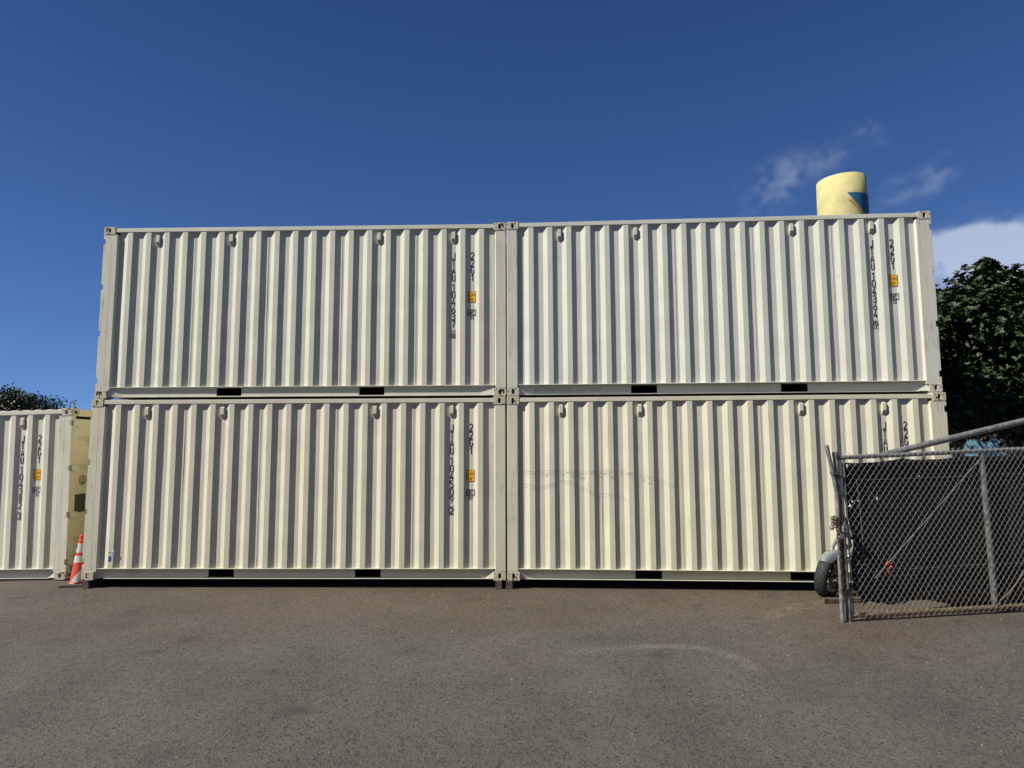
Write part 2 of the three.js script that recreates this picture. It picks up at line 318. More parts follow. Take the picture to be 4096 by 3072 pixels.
// ---------------------------------------------------------------- unseen building shape added behind the camera: it hides the low sky from the containers
{
  const b = thing('sky_blocker', 'unseen tan block with doors added to hide the low sky from the containers', 'sky_blocker', [0, 0, 15]), wm = new THREE.MeshStandardMaterial({ color: lin(.5, .44, .36), roughness: .9, map: rep(tStucco, .3, .3) });
  mesh('wall', uvBox(box(-26, 26, 0, 8.2, 0, .3)), wm, b); mesh('wall', uvBox(box(-26, -25.7, 0, 8.2, .301, 14)), wm, b); mesh('wall', uvBox(box(25.7, 26, 0, 8.2, .301, 14)), wm, b); mesh('wall', uvBox(box(-26, 26, 0, 8.2, 14.001, 14.3)), wm, b);
  mesh('roof', uvBox(box(-26.3, 26.3, 8.201, 8.5, -.4, 14.6)), mat(lin(.35, .34, .33), .7), b);
  for (let k = 0; k < 6; k++) { const x = -21 + k * 8.4, d = mesh('blocker_door', uvBox(box(x - 1.7, x + 1.7, .02, 4, -.06, -.002)), mat(lin(.4, .4, .38), .6), b); for (let q = 0; q < 12; q++) mesh('slat', uvBox(box(x - 1.65, x + 1.65, .1 + q * .32, .36 + q * .32, -.085, -.061)), mat(lin(.42, .42, .4), .6), d); }
}

// ---------------------------------------------------------------- shipping containers
const L = 6.058, CH = 2.591, CW = 2.438;
const PO = -0.006, PI_ = -0.042, PITCH = 0.2786, X0 = 0.368, NR = 20;  // side corrugation: outer and inner plane, pitch
const innerX = (i) => X0 + PITCH * i + 0.14 + 0.035;
const PROFILE = [[0.222, PI_]];
for (let i = 0; i < NR; i++) { const x = X0 + PITCH * i; PROFILE.push([x - .068, PI_], [x, PO], [x + .072, PO], [x + .14, PI_]); }
PROFILE.push([5.885, PI_]);
function zAt(x) { if (x <= PROFILE[0][0]) return PI_; for (let k = 1; k < PROFILE.length; k++) if (x <= PROFILE[k][0]) { const [a, za] = PROFILE[k - 1], [b, zb] = PROFILE[k]; return za + (zb - za) * (x - a) / (b - a || 1); } return PI_; }
const WALL0 = 0.165, WALL1 = 2.509;
function sheet(x0, x1, dents, seed) {                               // one welded wall sheet between two seams, slightly uneven
  const xsn = [x0, ...PROFILE.map((q) => q[0]).filter((v) => v > x0 + 1e-6 && v < x1 - 1e-6), x1], geos = [], rows = 22;
  for (let k = 0; k < xsn.length - 1; k++) {
    const a = xsn[k], b = xsn[k + 1]; if (b - a < 1e-5) continue;
    const p = [], uv = [], ix = [];
    for (let r = 0; r <= rows; r++) for (let c = 0; c <= 2; c++) {
      const x = a + (b - a) * c / 2, y = WALL0 + (WALL1 - WALL0) * r / rows;
      let z = zAt(x) + (fbm(x * 2.2, y * 1.1, seed, 3) - .5) * .007 * Math.sin(Math.PI * r / rows);
      for (const [dx, dy, dr, dz] of dents) { const q = Math.hypot((x - dx) / dr, (y - dy) / (dr * .8)); if (q < 2.4) z += dz * Math.exp(-q * q * 1.4); }
      p.push(x, y, z); uv.push(x, y);
    }
    for (let r = 0; r < rows; r++) for (let c = 0; c < 2; c++) { const o = r * 3 + c; ix.push(o, o + 1, o + 3, o + 1, o + 4, o + 3); }
    const g = new THREE.BufferGeometry(); g.setAttribute('position', new THREE.Float32BufferAttribute(p, 3)); g.setAttribute('uv', new THREE.Float32BufferAttribute(uv, 2)); g.setIndex(ix); g.computeVertexNormals(); geos.push(g);
  }
  return geos;
}
function castingGeo(sx, top) {                                       // corner casting, x from 0 to .178 inwards, outer faces at x=0 and z=+.006
  const w = .178, h = .118, d = .162, t = .03;
  const plate = (pw, ph, hole, rx) => { const s = new THREE.Shape(), r = .02, e = .004;
    s.moveTo(e + r, e); s.lineTo(pw - e, e); s.lineTo(pw - e, ph - e); s.lineTo(e + r, ph - e); s.quadraticCurveTo(e, ph - e, e, ph - e - r); s.lineTo(e, e + r); s.quadraticCurveTo(e, e, e + r, e);
    const p = new THREE.Path(), [cx, cy, hw, hh] = hole; p.absarc(cx, cy + hh - hw, hw, 0, Math.PI, false); p.lineTo(cx - hw, cy - hh + hw); p.absarc(cx, cy - hh + hw, hw, Math.PI, 2 * Math.PI, false); p.lineTo(cx + hw, cy + hh - hw); s.holes.push(p);
    return new THREE.ExtrudeGeometry(s, { depth: t - 2 * e, bevelEnabled: true, bevelThickness: e, bevelSize: e, bevelSegments: 2, curveSegments: 10 }); };
  const front = plate(w, h, [.089, h / 2 + (top ? -.002 : .002), .0235, .041]); front.translate(0, 0, .006 - t + .004);
  const end = plate(d - t, h, [.068, h / 2, .0235, .038]); end.rotateY(-Math.PI / 2); end.translate(t - .004, 0, .006 - d); // lies in the yz plane
  const out = [front, end];
  const ty = top ? h - .028 : 0;
  out.push(box(t, w, ty, ty + .028, .006 - d, .006 - t - .001));        // top or bottom plate
  out.push(box(w - .02, w, top ? 0 : .0285, top ? ty - .0005 : h, .006 - d, .006 - t - .001));
  out.push(box(t, w - .021, top ? .0 : .0285, top ? ty - .0005 : h, .006 - d, .006 - d + .02));
  out.push(box(t, w - .021, top ? .0 : h - .02, top ? .02 : h, .006 - d + .021, .006 - t - .001));
  return join(out.map((g) => uvBox(g)));
}
const CAST_TOP = castingGeo(1, true), CAST_BOT = castingGeo(1, false);
const NOTCH = [.255, .96, 1.665, 2.36];
function doorPostGeo() {
  const w = .205, y0 = .118, y1 = 2.473, s = new THREE.Shape(), b = .004;
  s.moveTo(b, y0); 
  for (const n of NOTCH) { s.lineTo(b, n - .045); s.lineTo(.032, n - .045); s.lineTo(.032, n + .045); s.lineTo(b, n + .045); }
  s.lineTo(b, y1); s.lineTo(w, y1); s.lineTo(w, y0); s.closePath();
  const f = new THREE.ExtrudeGeometry(s, { depth: .03, bevelEnabled: true, bevelThickness: b, bevelSize: b * .7, bevelSegments: 2 }); f.translate(0, 0, -.034);
  const sl = new THREE.Shape(); sl.moveTo(w, -.002); sl.lineTo(w + .024, -.05); sl.lineTo(w + .024, -.11); sl.lineTo(w, -.11); sl.closePath();
  const q = new THREE.ExtrudeGeometry(sl, { depth: y1 - y0, bevelEnabled: false }); q.rotateX(-Math.PI / 2); q.scale(1, 1, -1);
  const p = q.attributes.position; for (let i = 0; i < p.count; i++) { const y = p.getY(i), z = p.getZ(i); p.setY(i, y + y0); p.setZ(i, z); }
  // simple slanted return face instead of trusting winding
  const g2 = new THREE.BufferGeometry(); const z0 = -.002, z1 = -.06, xa = w + .0015, xb = w + .026;
  g2.setAttribute('position', new THREE.Float32BufferAttribute([xa, y0, z0, xb, y0, z1, xb, y1, z1, xa, y0, z0, xb, y1, z1, xa, y1, z0], 3)); g2.setAttribute('uv', new THREE.Float32BufferAttribute(new Float32Array(12), 2)); g2.computeVertexNormals();
  const rib = cbox(.118, .124, y0 + .01, y1 - .01, -.004, .0012, .0008);
  return join([uvBox(f), uvBox(g2), uvBox(box(.036, w + .02, y0, y1, -.13, -.036)), uvBox(rib)]);
}
function frontPostGeo() {                                             // at x = L
  const y0 = .118, y1 = 2.473, f = cbox(L - .155, L - .002, y0, y1, -.18, 0, .007), g2 = new THREE.BufferGeometry(), z0 = -.006, z1 = -.06, xa = L - .1535, xb = L - .176;
  g2.setAttribute('position', new THREE.Float32BufferAttribute([xa, y0, z0, xb, y1, z1, xb, y0, z1, xa, y0, z0, xa, y1, z0, xb, y1, z1], 3)); g2.setAttribute('uv', new THREE.Float32BufferAttribute(new Float32Array(12), 2)); g2.computeVertexNormals();
  return join([uvBox(f), uvBox(g2)]);
}
const DOOR_POST = doorPostGeo(), FRONT_POST = frontPostGeo();
function ventGeo() {
  const s = new THREE.Shape(); s.moveTo(0, .175); s.lineTo(.03, .165); s.lineTo(.036, .158); s.lineTo(.038, .062); s.lineTo(.012, .022); s.lineTo(0, .022); s.closePath();   // (out, up)
  const hood = new THREE.ExtrudeGeometry(s, { depth: .046, bevelEnabled: true, bevelThickness: .003, bevelSize: .002, bevelSegments: 1 }); hood.rotateY(-Math.PI / 2); hood.translate(.023, 0, .004);
  const rivets = [[-.018, .192], [.018, .192], [0, .012]].map(([x, y]) => { const g = new THREE.SphereGeometry(.005, 8, 6); g.translate(x, y, .006); return g; });
  return join([uvBox(cbox(-.031, .031, 0, .205, 0, .005, .0015)), uvBox(hood), ...rivets.map((g) => uvBox(g))]);
}
const VENT = ventGeo();
const POCKETS = [[1.79, 2.16], [3.9, 4.27]];
function bottomRail(depth) {
  const out = [], y0 = .016, y1 = .16, zw = -depth, t = .006, xs0 = .178, xs1 = L - .178, R = .2;
  const seg = (a, b) => out.push(box(a, b, y0 + .005, y1 - .005, zw - t, zw));
  let x = xs0 + R; for (const [a, b] of POCKETS) { seg(x, a); out.push(box(a, b, y0 + .005, y0 + .012, zw - t, zw), box(a, b, y1 - .014, y1 - .005, zw - t, zw)); x = b; } seg(x, xs1 - R);
  out.push(cbox(xs0 - .02, xs1 + .02, y1 - .0045, y1 + .005, zw - .02, -.001, .0015));     // ledge the wall stands on
  out.push(box(xs0 + .12, xs1 - .004, y0, y0 + .0045, zw - .05, -.03));             // lower lip
  for (const s of [0, 1]) {                                                          // slanted gusset next to each casting
    const xa = s ? xs1 : xs0, xb = s ? xs1 - R : xs0 + R, g = new THREE.BufferGeometry(), za = -.018, zb = zw;
    const q = [[xa, y0 + .005, za], [xb, y0 + .005, zb], [xb, y1 - .005, zb], [xa, y1 - .005, za]], o = s ? [0, 2, 1, 0, 3, 2] : [0, 1, 2, 0, 2, 3];
    g.setAttribute('position', new THREE.Float32BufferAttribute(o.flatMap((k) => q[k]), 3)); g.computeVertexNormals(); out.push(g);
  }
  return join(out.map((g) => uvBox(g)));
}
function pocketGeo(depth, k) { const out = []; for (const [a, b] of [POCKETS[k]]) { const y0 = .034, y1 = .146, z0 = -depth - .008, z1 = -CW + .1; out.push(box(a - .006, a, y0 - .006, y1 + .006, z1, z0), box(b, b + .006, y0 - .006, y1 + .006, z1, z0), box(a, b, y0 - .006, y0, z1, z0), box(a, b, y1, y1 + .006, z1, z0)); } return out.map((g) => uvBox(g)); }
// a decal that follows the corrugation (x from the container's left end as seen)
function conform(x0, x1, y0, y1, flip, off = .0016, fix) {
  const f = (x) => fix !== undefined ? fix : zAt(flip ? L - x : x), br = PROFILE.map((q) => flip ? L - q[0] : q[0]).filter((v) => v > x0 && v < x1).sort((a, b) => a - b), xs = [x0, ...br, x1], p = [], uv = [], ix = [];
  xs.forEach((x, k) => { const z = f(x) + off; p.push(x, y0, z, x, y1, z); const u = (x - x0) / (x1 - x0); uv.push(u, 0, u, 1); if (k) { const o = 2 * (k - 1); ix.push(o, o + 2, o + 1, o + 1, o + 2, o + 3); } });
  const g = new THREE.BufferGeometry(); g.setAttribute('position', new THREE.Float32BufferAttribute(p, 3)); g.setAttribute('uv', new THREE.Float32BufferAttribute(uv, 2)); g.setIndex(ix); g.computeVertexNormals(); return g;
}
const stickerTex = canvasTex(256, 384, (g, w, h) => {
  g.fillStyle = '#0d0d0d'; g.fillRect(0, 0, w, h); g.fillStyle = '#f0ae1c'; g.fillRect(15, 15, w - 30, h - 30);
  g.fillStyle = '#0d0d0d'; g.textAlign = 'center'; g.save(); g.translate(w / 2 + 14, 165); g.scale(.82, 1.25); g.font = 'bold 108px sans-serif'; g.fillText('2,6m', 0, 0); g.restore();
  g.save(); g.translate(w / 2, 335); g.scale(.86, 1.25); g.font = 'bold 108px sans-serif'; g.fillText('8\'6"', 0, 0); g.restore();
});
const icTex = (num) => canvasTex(256, 320, (g, w, h) => {
  g.fillStyle = '#000'; g.fillRect(0, 0, w, h); g.strokeStyle = '#fff'; g.fillStyle = '#fff'; g.lineWidth = 20; g.strokeRect(10, 10, w - 20, 180); g.beginPath(); g.moveTo(92, 10); g.lineTo(92, 190); g.stroke();
  g.lineWidth = 22; g.beginPath(); g.moveTo(50, 75); g.lineTo(50, 160); g.stroke(); g.fillRect(42, 38, 16, 20);
  g.beginPath(); g.arc(170, 102, 46, .75, 2 * Math.PI - .75); g.stroke();
  g.font = 'bold 108px sans-serif'; g.textAlign = 'center'; g.fillText(num, 132, 304);
}, false);
const scuffTex = canvasTex(1024, 512, (g, w, h) => {                 // three wavering rub lines, twice, dragged along the wall
  g.fillStyle = '#000'; g.fillRect(0, 0, w, h); const R = rng(5);
  const line = (f, x0, x1, a) => { for (let x = x0; x < x1; x += 5) { const v = Math.min(1, (R() * .9 + .35) * a * 1.2 * (1 - .45 * (x - x0) / (x1 - x0))) * 255 | 0; if (R() < .12) continue; g.fillStyle = `rgb(${v},${v},${v})`; g.fillRect(x, f(x), 5.5, 3 + R() * 2.2); } };
  const s1 = (x) => 56 + 6 * Math.sin(x * .02) + Math.pow(Math.max(0, x - 560) / 430, 1.9) * 165;
  const s2 = (x) => 175 + 30 * Math.sin(x * .017 + .2) * sstep(0, 120, x) + Math.pow(Math.max(0, x - 300) / 380, 1.5) * 170;
  for (const o of [0, 15, 29, 55]) line((x) => s1(x) + o + R() * 1.5, 0, 985 - o * 2, o === 55 ? .22 : .5);
  for (const o of [0, 14, 30]) line((x) => s2(x) + o + R() * 1.5, 0, 640 + o, .5);
  for (let k = 0; k < 22; k++) { const x = R() * 850, y = s1(x) + R() * 60; g.fillStyle = 'rgb(60,60,60)'; g.fillRect(x, y, 10 + R() * 18, 8 + R() * 20); }
}, false);
const decalMat = (tex, c = lin(.014, .014, .016)) => new THREE.MeshStandardMaterial({ color: c, roughness: .7, alphaMap: tex, transparent: true });
const stickerMat = new THREE.MeshStandardMaterial({ map: stickerTex, roughness: .45 });
const icMat = { 33: decalMat(icTex('33')), 87: decalMat(icTex('87')) };
const mStud = mat(lin(.45, .42, .34), .5), mPlate = mat(lin(.075, .072, .062), .45, { metalness: .3 });
const bezTex = canvasTex(256, 256, (g) => { g.fillStyle = '#000'; g.fillRect(0, 0, 256, 256); g.strokeStyle = '#fff'; g.lineWidth = 14; g.beginPath(); g.arc(128, 128, 112, 0, 7); g.stroke(); g.lineWidth = 8; g.beginPath(); g.arc(128, 128, 84, 0, 7); g.stroke(); g.lineWidth = 16; g.beginPath(); g.moveTo(128, 70); g.lineTo(128, 190); g.moveTo(95, 100); g.lineTo(160, 92); g.stroke(); g.beginPath(); g.arc(128, 140, 48, .2, Math.PI - .2); g.stroke(); }, false);

const VENT_AT = [1, 5, 13, 17];
function makeContainer(c) {
  const flip = c.doorRight, t = new THREE.Group(); t.name = numbered('shipping_container');
  const P = c.mats, mx = (g) => (flip ? mirrorX(g.clone(), L) : g);
  const add = (n, g, m, par = t) => mesh(n, mx(g), m, par);
  // side wall sheets between the welded seams
  const seams = [.2225, innerX(3), innerX(7), innerX(11), innerX(15), 5.884];
  for (let k = 0; k < 5; k++) {
    const g = sheet(seams[k], seams[k + 1], c.dents || [], c.seed);
    if (k) g.push(cbox(seams[k] - .003, seams[k] + .003, WALL0, WALL1, PI_ - .004, PI_ + .0035, .001));
    add('wall_panel', join(g), P.wall);
  }
  for (const i of VENT_AT) {
    const x = flip ? L - innerX(i) : innerX(i), v = mesh('vent', VENT, P.trim, t); v.position.set(x, 2.292, PI_ + .0005);
    const r = rng(c.seed + i); v.rotation.z = (r() - .5) * .02;
  }
  add('top_rail', uvBox(cbox(.17, L - .17, 2.509, 2.57, -.062, -.001, .004)), P.trim);
  add('bottom_rail', bottomRail(c.railDepth), P.trim);
  for (const k of [0, 1]) add('fork_pocket', join(pocketGeo(c.railDepth, k)), M.shadeBlack);
  // castings: front bottom/top at both ends, and the rear ones
  for (const far of [0, 1]) for (const end of [0, 1]) for (const top of [0, 1]) {
    let g = (top ? CAST_TOP : CAST_BOT).clone(); if (end) g = mirrorX(g, L);
    const o = mesh('corner_casting', g, P.cast, t); o.position.set(0, top ? CH - .118 : 0, 0);
    if (far) { o.scale.z = 1; o.rotation.y = Math.PI; o.position.x = L; o.position.z = -CW; }
  }
  const rear = (o) => { o.rotation.y = Math.PI; o.position.x = L; o.position.z = -CW; return o; };
  add('corner_post', DOOR_POST, P.post); add('corner_post', FRONT_POST, P.post);
  { const o = mesh('corner_post', flip ? FRONT_POST : mirrorX(FRONT_POST.clone(), L), P.post, t); if (flip) rear(o); else rear(o); }
  { const g = flip ? DOOR_POST.clone() : mirrorX(DOOR_POST.clone(), L); rear(mesh('corner_post', g, P.post, t)); }
  for (const n of NOTCH) {                                            // hinges seen in the notches of the post beside the doors
    const h = join([uvBox(rod([.012, n - .04, -.055], [.012, n + .04, -.055], .012, .012, 10)), uvBox(box(.008, .02, n - .038, n + .038, -.2, -.067)), uvBox(box(.0, .004, n - .05, n - .046, -.14, -.05)), uvBox(box(.0, .004, n + .046, n + .05, -.14, -.05))]);
    add('hinge', h, P.trim);
  }
  // rear side wall, floor, roof
  { const g = []; for (const q of [uvBox(join(sheet(.2225, 5.884, [], c.seed + 5)))]) g.push(flip ? q : mirrorX(q, L)); rear(mesh('rear_wall', join(g), P.wall, t)); }
  { const g = [uvBox(box(.17, L - .17, 2.509, 2.57, -CW + .001, -CW + .062)), uvBox(box(.17, L - .17, .022, .165, -CW + .01, -CW + .07))]; mesh('rear_rails', join(g), P.trim, t); }
  mesh('floor', join([uvBox(box(.2, L - .2, .153, .165, -CW + .05, -.05)), ...Array.from({ length: 18 }, (_, k) => .35 + k * .315).filter((x) => !POCKETS.some(([a, b]) => x > a - .06 && x < b + .06)).map((x) => uvBox(box(x, x + .045, .02, .136, -CW + .08, -.1)))]), M.shadeBlack, t);
  { const g = [box(.18, L - .18, 2.53, 2.545, -CW + .063, -.063)];
    for (let k = 0; k < 29; k++) { const x = .22 + k * .197, s = new THREE.Shape(); s.moveTo(x, 2.546); s.lineTo(x + .035, c.roof || 2.562); s.lineTo(x + .125, c.roof || 2.562); s.lineTo(x + .16, 2.546); s.closePath(); const q = new THREE.ExtrudeGeometry(s, { depth: CW - .16, bevelEnabled: false }); q.translate(0, 0, -CW + .08); g.push(q); }
    mesh('roof', join(g.map((q) => uvBox(q))), P.trim, t); }
  // door end at x = 0: header, sill, two leaves with recessed bands, locking bars, plate and seal
  const D = [];
  add('door_header', uvBox(box(.012, .09, 2.473, 2.578, -CW + .17, -.158)), P.door); add('door_sill', uvBox(box(.012, .11, .03, .16, -CW + .17, -.158)), P.door);
  for (const s of [0, 1]) {
    const za = s ? -1.223 : -.075, zb = s ? -CW + .075 : -1.215, leaf = [];
    leaf.push(box(.08, .09, .175, 2.43, zb, za));
    const zi = za - .09, zj = zb + .09;
    leaf.push(box(.03, .08, .175, 2.43, za - .085, za), box(.03, .08, .175, 2.43, zb, zb + .085));
    // folds across the leaf: each recess has an overhanging upper slope
    const pf = [[.034, 2.43]]; for (const a of [2.17, 1.72, 1.2, .62, .36]) pf.push([.034, a], [.074, a - .09], [.074, a - .13], [.034, a - .17]); pf.push([.034, .175]);
    const sh = new THREE.Shape(); sh.moveTo(.0795, 2.43); for (const [x, y] of pf) sh.lineTo(x, y); sh.lineTo(.0795, .175); sh.closePath();
    const fg = new THREE.ExtrudeGeometry(sh, { depth: zi - zj, bevelEnabled: false }); fg.translate(0, 0, zj); leaf.push(fg);
    const d = add('door', join(leaf.map((g) => uvBox(g))), P.door);
    for (const k of [.4, .86]) { const z = s ? zb + k : za - k; add('locking_bar', uvBox(rod([.012, .08, z], [.012, 2.5, z], .017, .017, 12)), P.trim, d); }
  }
  { const g = new THREE.PlaneGeometry(.34, .34); g.rotateY(-Math.PI / 2); g.translate(.0285, 1.43, -.34); add('door_plate', join([uvBox(box(.026, .032, .98, 1.26, -.38, -.165))]), mPlate);
    const e = new THREE.CircleGeometry(.082, 28); e.rotateY(-Math.PI / 2); e.translate(.0275, 1.47, -.315); const o = mesh('seal_emblem', e, new THREE.MeshStandardMaterial({ color: lin(.02, .02, .02), alphaMap: bezTex, transparent: true, roughness: .6 }), t); if (flip) { o.geometry = mirrorX(e.toNonIndexed(), L); } }
  // front end wall at x = L, vertical corrugation simplified to folds
  { const g = []; for (let k = 0; k < 9; k++) { const z = -.16 - k * .24; g.push(box(L - .06, L - .02, .16, 2.5, z - .13, z)); } g.push(box(L - .075, L - .061, .16, 2.5, -CW + .1, -.1)); g.push(box(L - .09, L - .012, 2.473, 2.578, -CW + .17, -.158), box(L - .09, L - .012, .03, .16, -CW + .17, -.158)); add('end_wall', join(g.map((q) => uvBox(q))), P.wall); }
  // lettering on the right end
  const ix = flip ? [L - innerX(2), L - innerX(1)] : [innerX(17), innerX(18)], ca = flip ? [L - innerX(1), L - innerX(0)] : ix, x1 = ca[0], x2 = ca[1];
  const out = { p: [], i: [] }, yTop = CH - c.textDrop, hw = .0066, offs = [0, .1115, .223, .3345, .48, .589, .698, .808, .917, 1.028];
  [...c.code].forEach((ch, k) => glyph(ch, x1, yTop - offs[k] - .1, .1, .047, hw, out));
  const out2 = { p: [], i: [] }, out3 = { p: [], i: [] };
  [...'22G1'].forEach((ch, k) => glyph(ch, x2, yTop - offs[k] - .1, .1, .047, hw, out2));
  if (c.check) { glyph(c.check, x1, yTop - 1.183 - .098, .096, .038, hw, out3); const a = x1 - .031, b = x1 + .031, e = yTop - 1.183 + .012, f = e - .12; ribbon([[a, e], [b, e], [b, f], [a, f]], .0022, true, out3); }
  for (const [n, q] of [['container_number', out], ['size_code', out2], ['check_digit', out3]]) if (q.i.length) { const g = ribbonGeo(q); g.translate(0, 0, PI_ + .004); mesh(n, g, M.ink, t); }
  if (c.sticker) mesh('height_sticker', conform(x2 - .062, x2 + .05, yTop - c.sticker - .165, yTop - c.sticker, flip, .004), stickerMat, t);
  if (c.ic) mesh('code_mark', conform(x2 - .066, x2 + .054, yTop - c.ic[0] - .152, yTop - c.ic[0], flip, .004), icMat[c.ic[1]], t);
  scene.add(t); tag(t, c.label, 'container', 'cream corrugated shipping containers');
  t.position.set(c.x, c.y, c.z); t.rotation.y = c.yaw;
  return t;
}
function paintSet(r, g, b, k) {
  return {
    wall: paint(lin(r, g, b), { ox: k * .37, oy: k * .21 }), trim: paint(lin(r * .985, g * .985, b * .99), { ox: k * .11, oy: k * .4 }),
    post: new THREE.MeshStandardMaterial({ color: lin(r * .99, g * .99, b * 1.0), roughness: .62, map: rep(tPost, 1 / 1.3, 1 / 2.7, k * .31, k * .17) }),
    cast: new THREE.MeshStandardMaterial({ color: lin(r * .98, g * .96, b * .97), roughness: .7, map: rep(tCast, 1 / .6, 1 / .6, k * .29, k * .43), bumpMap: rep(tCast, 1 / .6, 1 / .6, k * .29, k * .43), bumpScale: .002 }),
    door: paint(lin(r, g * .96, b * .82), { ox: k * .2, oy: k * .3 }),  // yellowed: light bounced between the facing container ends is put into the colour
  };
}
const UP = .115 + 2.6;
const cA = makeContainer({ x: -6.1396, y: UP, z: -9.447, yaw: -.0223, doorRight: false, code: 'JTAU104637', check: '6', textDrop: .44, sticker: .593, ic: [.864, 33], railDepth: .043, seed: 11, mats: paintSet(0.659, 0.646, 0.523, 1), label: 'upper cream container numbered JTAU 104637 6, left of the yellow tower' });
const cB = makeContainer({ x: -.0716, y: UP, z: -9.292, yaw: -.064, doorRight: true, code: 'JTAU104364', check: '9', textDrop: .393, sticker: .521, ic: [.787, 33], railDepth: .082, seed: 23, mats: paintSet(0.650, 0.646, 0.555, 2), label: 'upper whitish container numbered JTAU 104364 9, beneath the yellow tower' });
const dentC = [[innerX(2), .34, .03, .013], [innerX(3), .34, .035, .015], [innerX(5), .33, .028, .010], [innerX(6), .33, .03, .014], [innerX(7), .32, .03, .008], [innerX(3) + .01, .24, .05, .008]];
const cC = makeContainer({ x: -6.15, y: .115, z: -9.404, yaw: -.0233, doorRight: false, code: 'JTAU104509', check: '2', textDrop: .392, sticker: .66, ic: [.935, 87], railDepth: .082, seed: 37, dents: dentC, mats: paintSet(0.676, 0.648, 0.502, 3), label: 'lower cream container numbered JTAU 104509 2, standing on timbers beside the cone' });
const cE = makeContainer({ x: -.0759, y: .115, z: -9.263, yaw: -.07, doorRight: true, code: 'JTAU', textDrop: .4, railDepth: .082, seed: 41, mats: paintSet(0.680, 0.653, 0.502, 4), label: 'lower cream container with dark rub lines, behind the chain link gate' });
{
  const yaw = -.075, roll = .022, px = -6.742, py = .016, pz = -9.946;
  const cD = makeContainer({ x: 0, y: 0, z: 0, yaw, doorRight: true, code: 'JTAU104382', check: '3', textDrop: .40, sticker: .528, ic: [.795, 33], railDepth: .082, seed: 53, roof: 2.588, mats: paintSet(0.670, 0.653, 0.535, 5), label: 'single cream container numbered JTAU 104382 3, on the ground left of the cone' });
  cD.rotation.set(0, yaw, roll); cD.updateMatrix();
  const q = V(L, 0, 0).applyMatrix4(cD.matrix); cD.position.set(px - q.x, py - q.y, pz - q.z);
  cD.updateMatrixWorld(true);
  // wire loop and cap on its roof corner
  const at = cD.localToWorld(V(L - .03, CH, -.06));
  const k = thing('wire_loop', 'thin grey wire loop with a cap on the corner of the left container roof', 'wire loop', [at.x, at.y, at.z]);
  mesh('wire', tube([[-.055, .0, 0], [-.05, .06, 0], [-.03, .115, 0], [0, .12, 0], [.018, .085, 0], [.02, .03, 0]], .0045, 30, 6), M.zincDark, k);
  mesh('cap', lathe([[0, 0], [.017, 0], [.02, .012], [.016, .026], [.008, .036], [0, .037]], 14).translate(.02, 0, 0), M.zincDark, k);
  mesh('clip', cbox(-.066, -.05, 0, .05, -.008, .008, .002), M.zincDark, k);
}
// marks on single containers
{
  // handwriting and stickers on the lower left container
  const w = { p: [], i: [] };[...'14.8'].forEach((ch, k) => glyph(ch, .655 + [0, .035, .08, .12][k], .075, .05, .02, .0016, w)); const g = ribbonGeo(w); g.translate(0, 0, -.079); mesh('handwriting', g, mat(lin(.06, .055, .05), .8), cC);
  const o = { p: [], i: [] };[...'OFU'].forEach((ch, k) => glyph(ch, .383 + k * .026, .378, .022, .017, .0024, o)); const g2 = ribbonGeo(o); g2.translate(0, 0, PO + .0052); mesh('small_lettering', g2, M.ink, cC);
  mesh('white_label', conform(.371, .452, .365, .412, false, .004, PO - .0008), mat(lin(.78, .78, .78), .5), cC);
  mesh('blue_label', conform(.373, .411, .262, .336, false, .004, PO - .0008), mat(lin(.035, .2, .5), .5), cC);
  const n = { p: [], i: [] }; glyph('2', .392, .272, .054, .024, .0034, n); const g3 = ribbonGeo(n); g3.translate(0, 0, PO + .0052); mesh('small_lettering', g3, M.ink, cC);
  // struck-out chalk writing on the rail of the upper right container
  const h = { p: [], i: [] };[...'HD1797128'].forEach((ch, k) => glyph(ch, .42 + k * .062, .052, .055, .034, .0022, h));[...'H-837'].forEach((ch, k) => glyph(ch, 1.12 + k * .055, .052, .055, .032, .0022, h)); ribbon([[.37, .09], [1.1, .075]], .002, false, h);
  const g4 = ribbonGeo(h); g4.translate(0, 0, -.079); mesh('handwriting', g4, mat(lin(.3, .29, .27), .8), cB);
  // rub lines on the lower right container
  mesh('rub_lines', conform(.21, 2.52, .82, 1.62, true, .004), decalMat(scuffTex, lin(.28, .272, .25)), cE);
  const s = { p: [], i: [] }; ribbon([[0, 0], [.05, .03], [.04, .0], [0, 0]], .004, false, s);
}

// ---------------------------------------------------------------- timbers under the lower containers
for (const [cx, o, lab] of [[cC, .075, 'weathered timber beside the traffic cone base'], [cC, L - .1, 'dark brown timber under the right end of container JTAU 104509 2'], [cE, .03, 'grey timber with a cross marked on its end'], [cE, L - .16, 'timber under the container end behind the gate']]) {
  const lp = V(o, 0, 0).applyAxisAngle(V(0, 1, 0), cx.rotation.y).add(cx.position);
  const g = uvBox(cbox(-.046, .046, 0, .114, -CW + .03, .012, .008));
  const p = g.attributes.position, R = fbm; for (let i = 0; i < p.count; i++) { const x = p.getX(i), y = p.getY(i), z = p.getZ(i); p.setX(i, x + (fbm(y * 20, z * 8 + o * 9, 3, 2) - .5) * .012); }
  g.computeVertexNormals();
  single('timber', g, M.wood, lab, 'timber', [lp.x, 0, lp.z], cx.rotation.y, 'timbers under the containers');
}

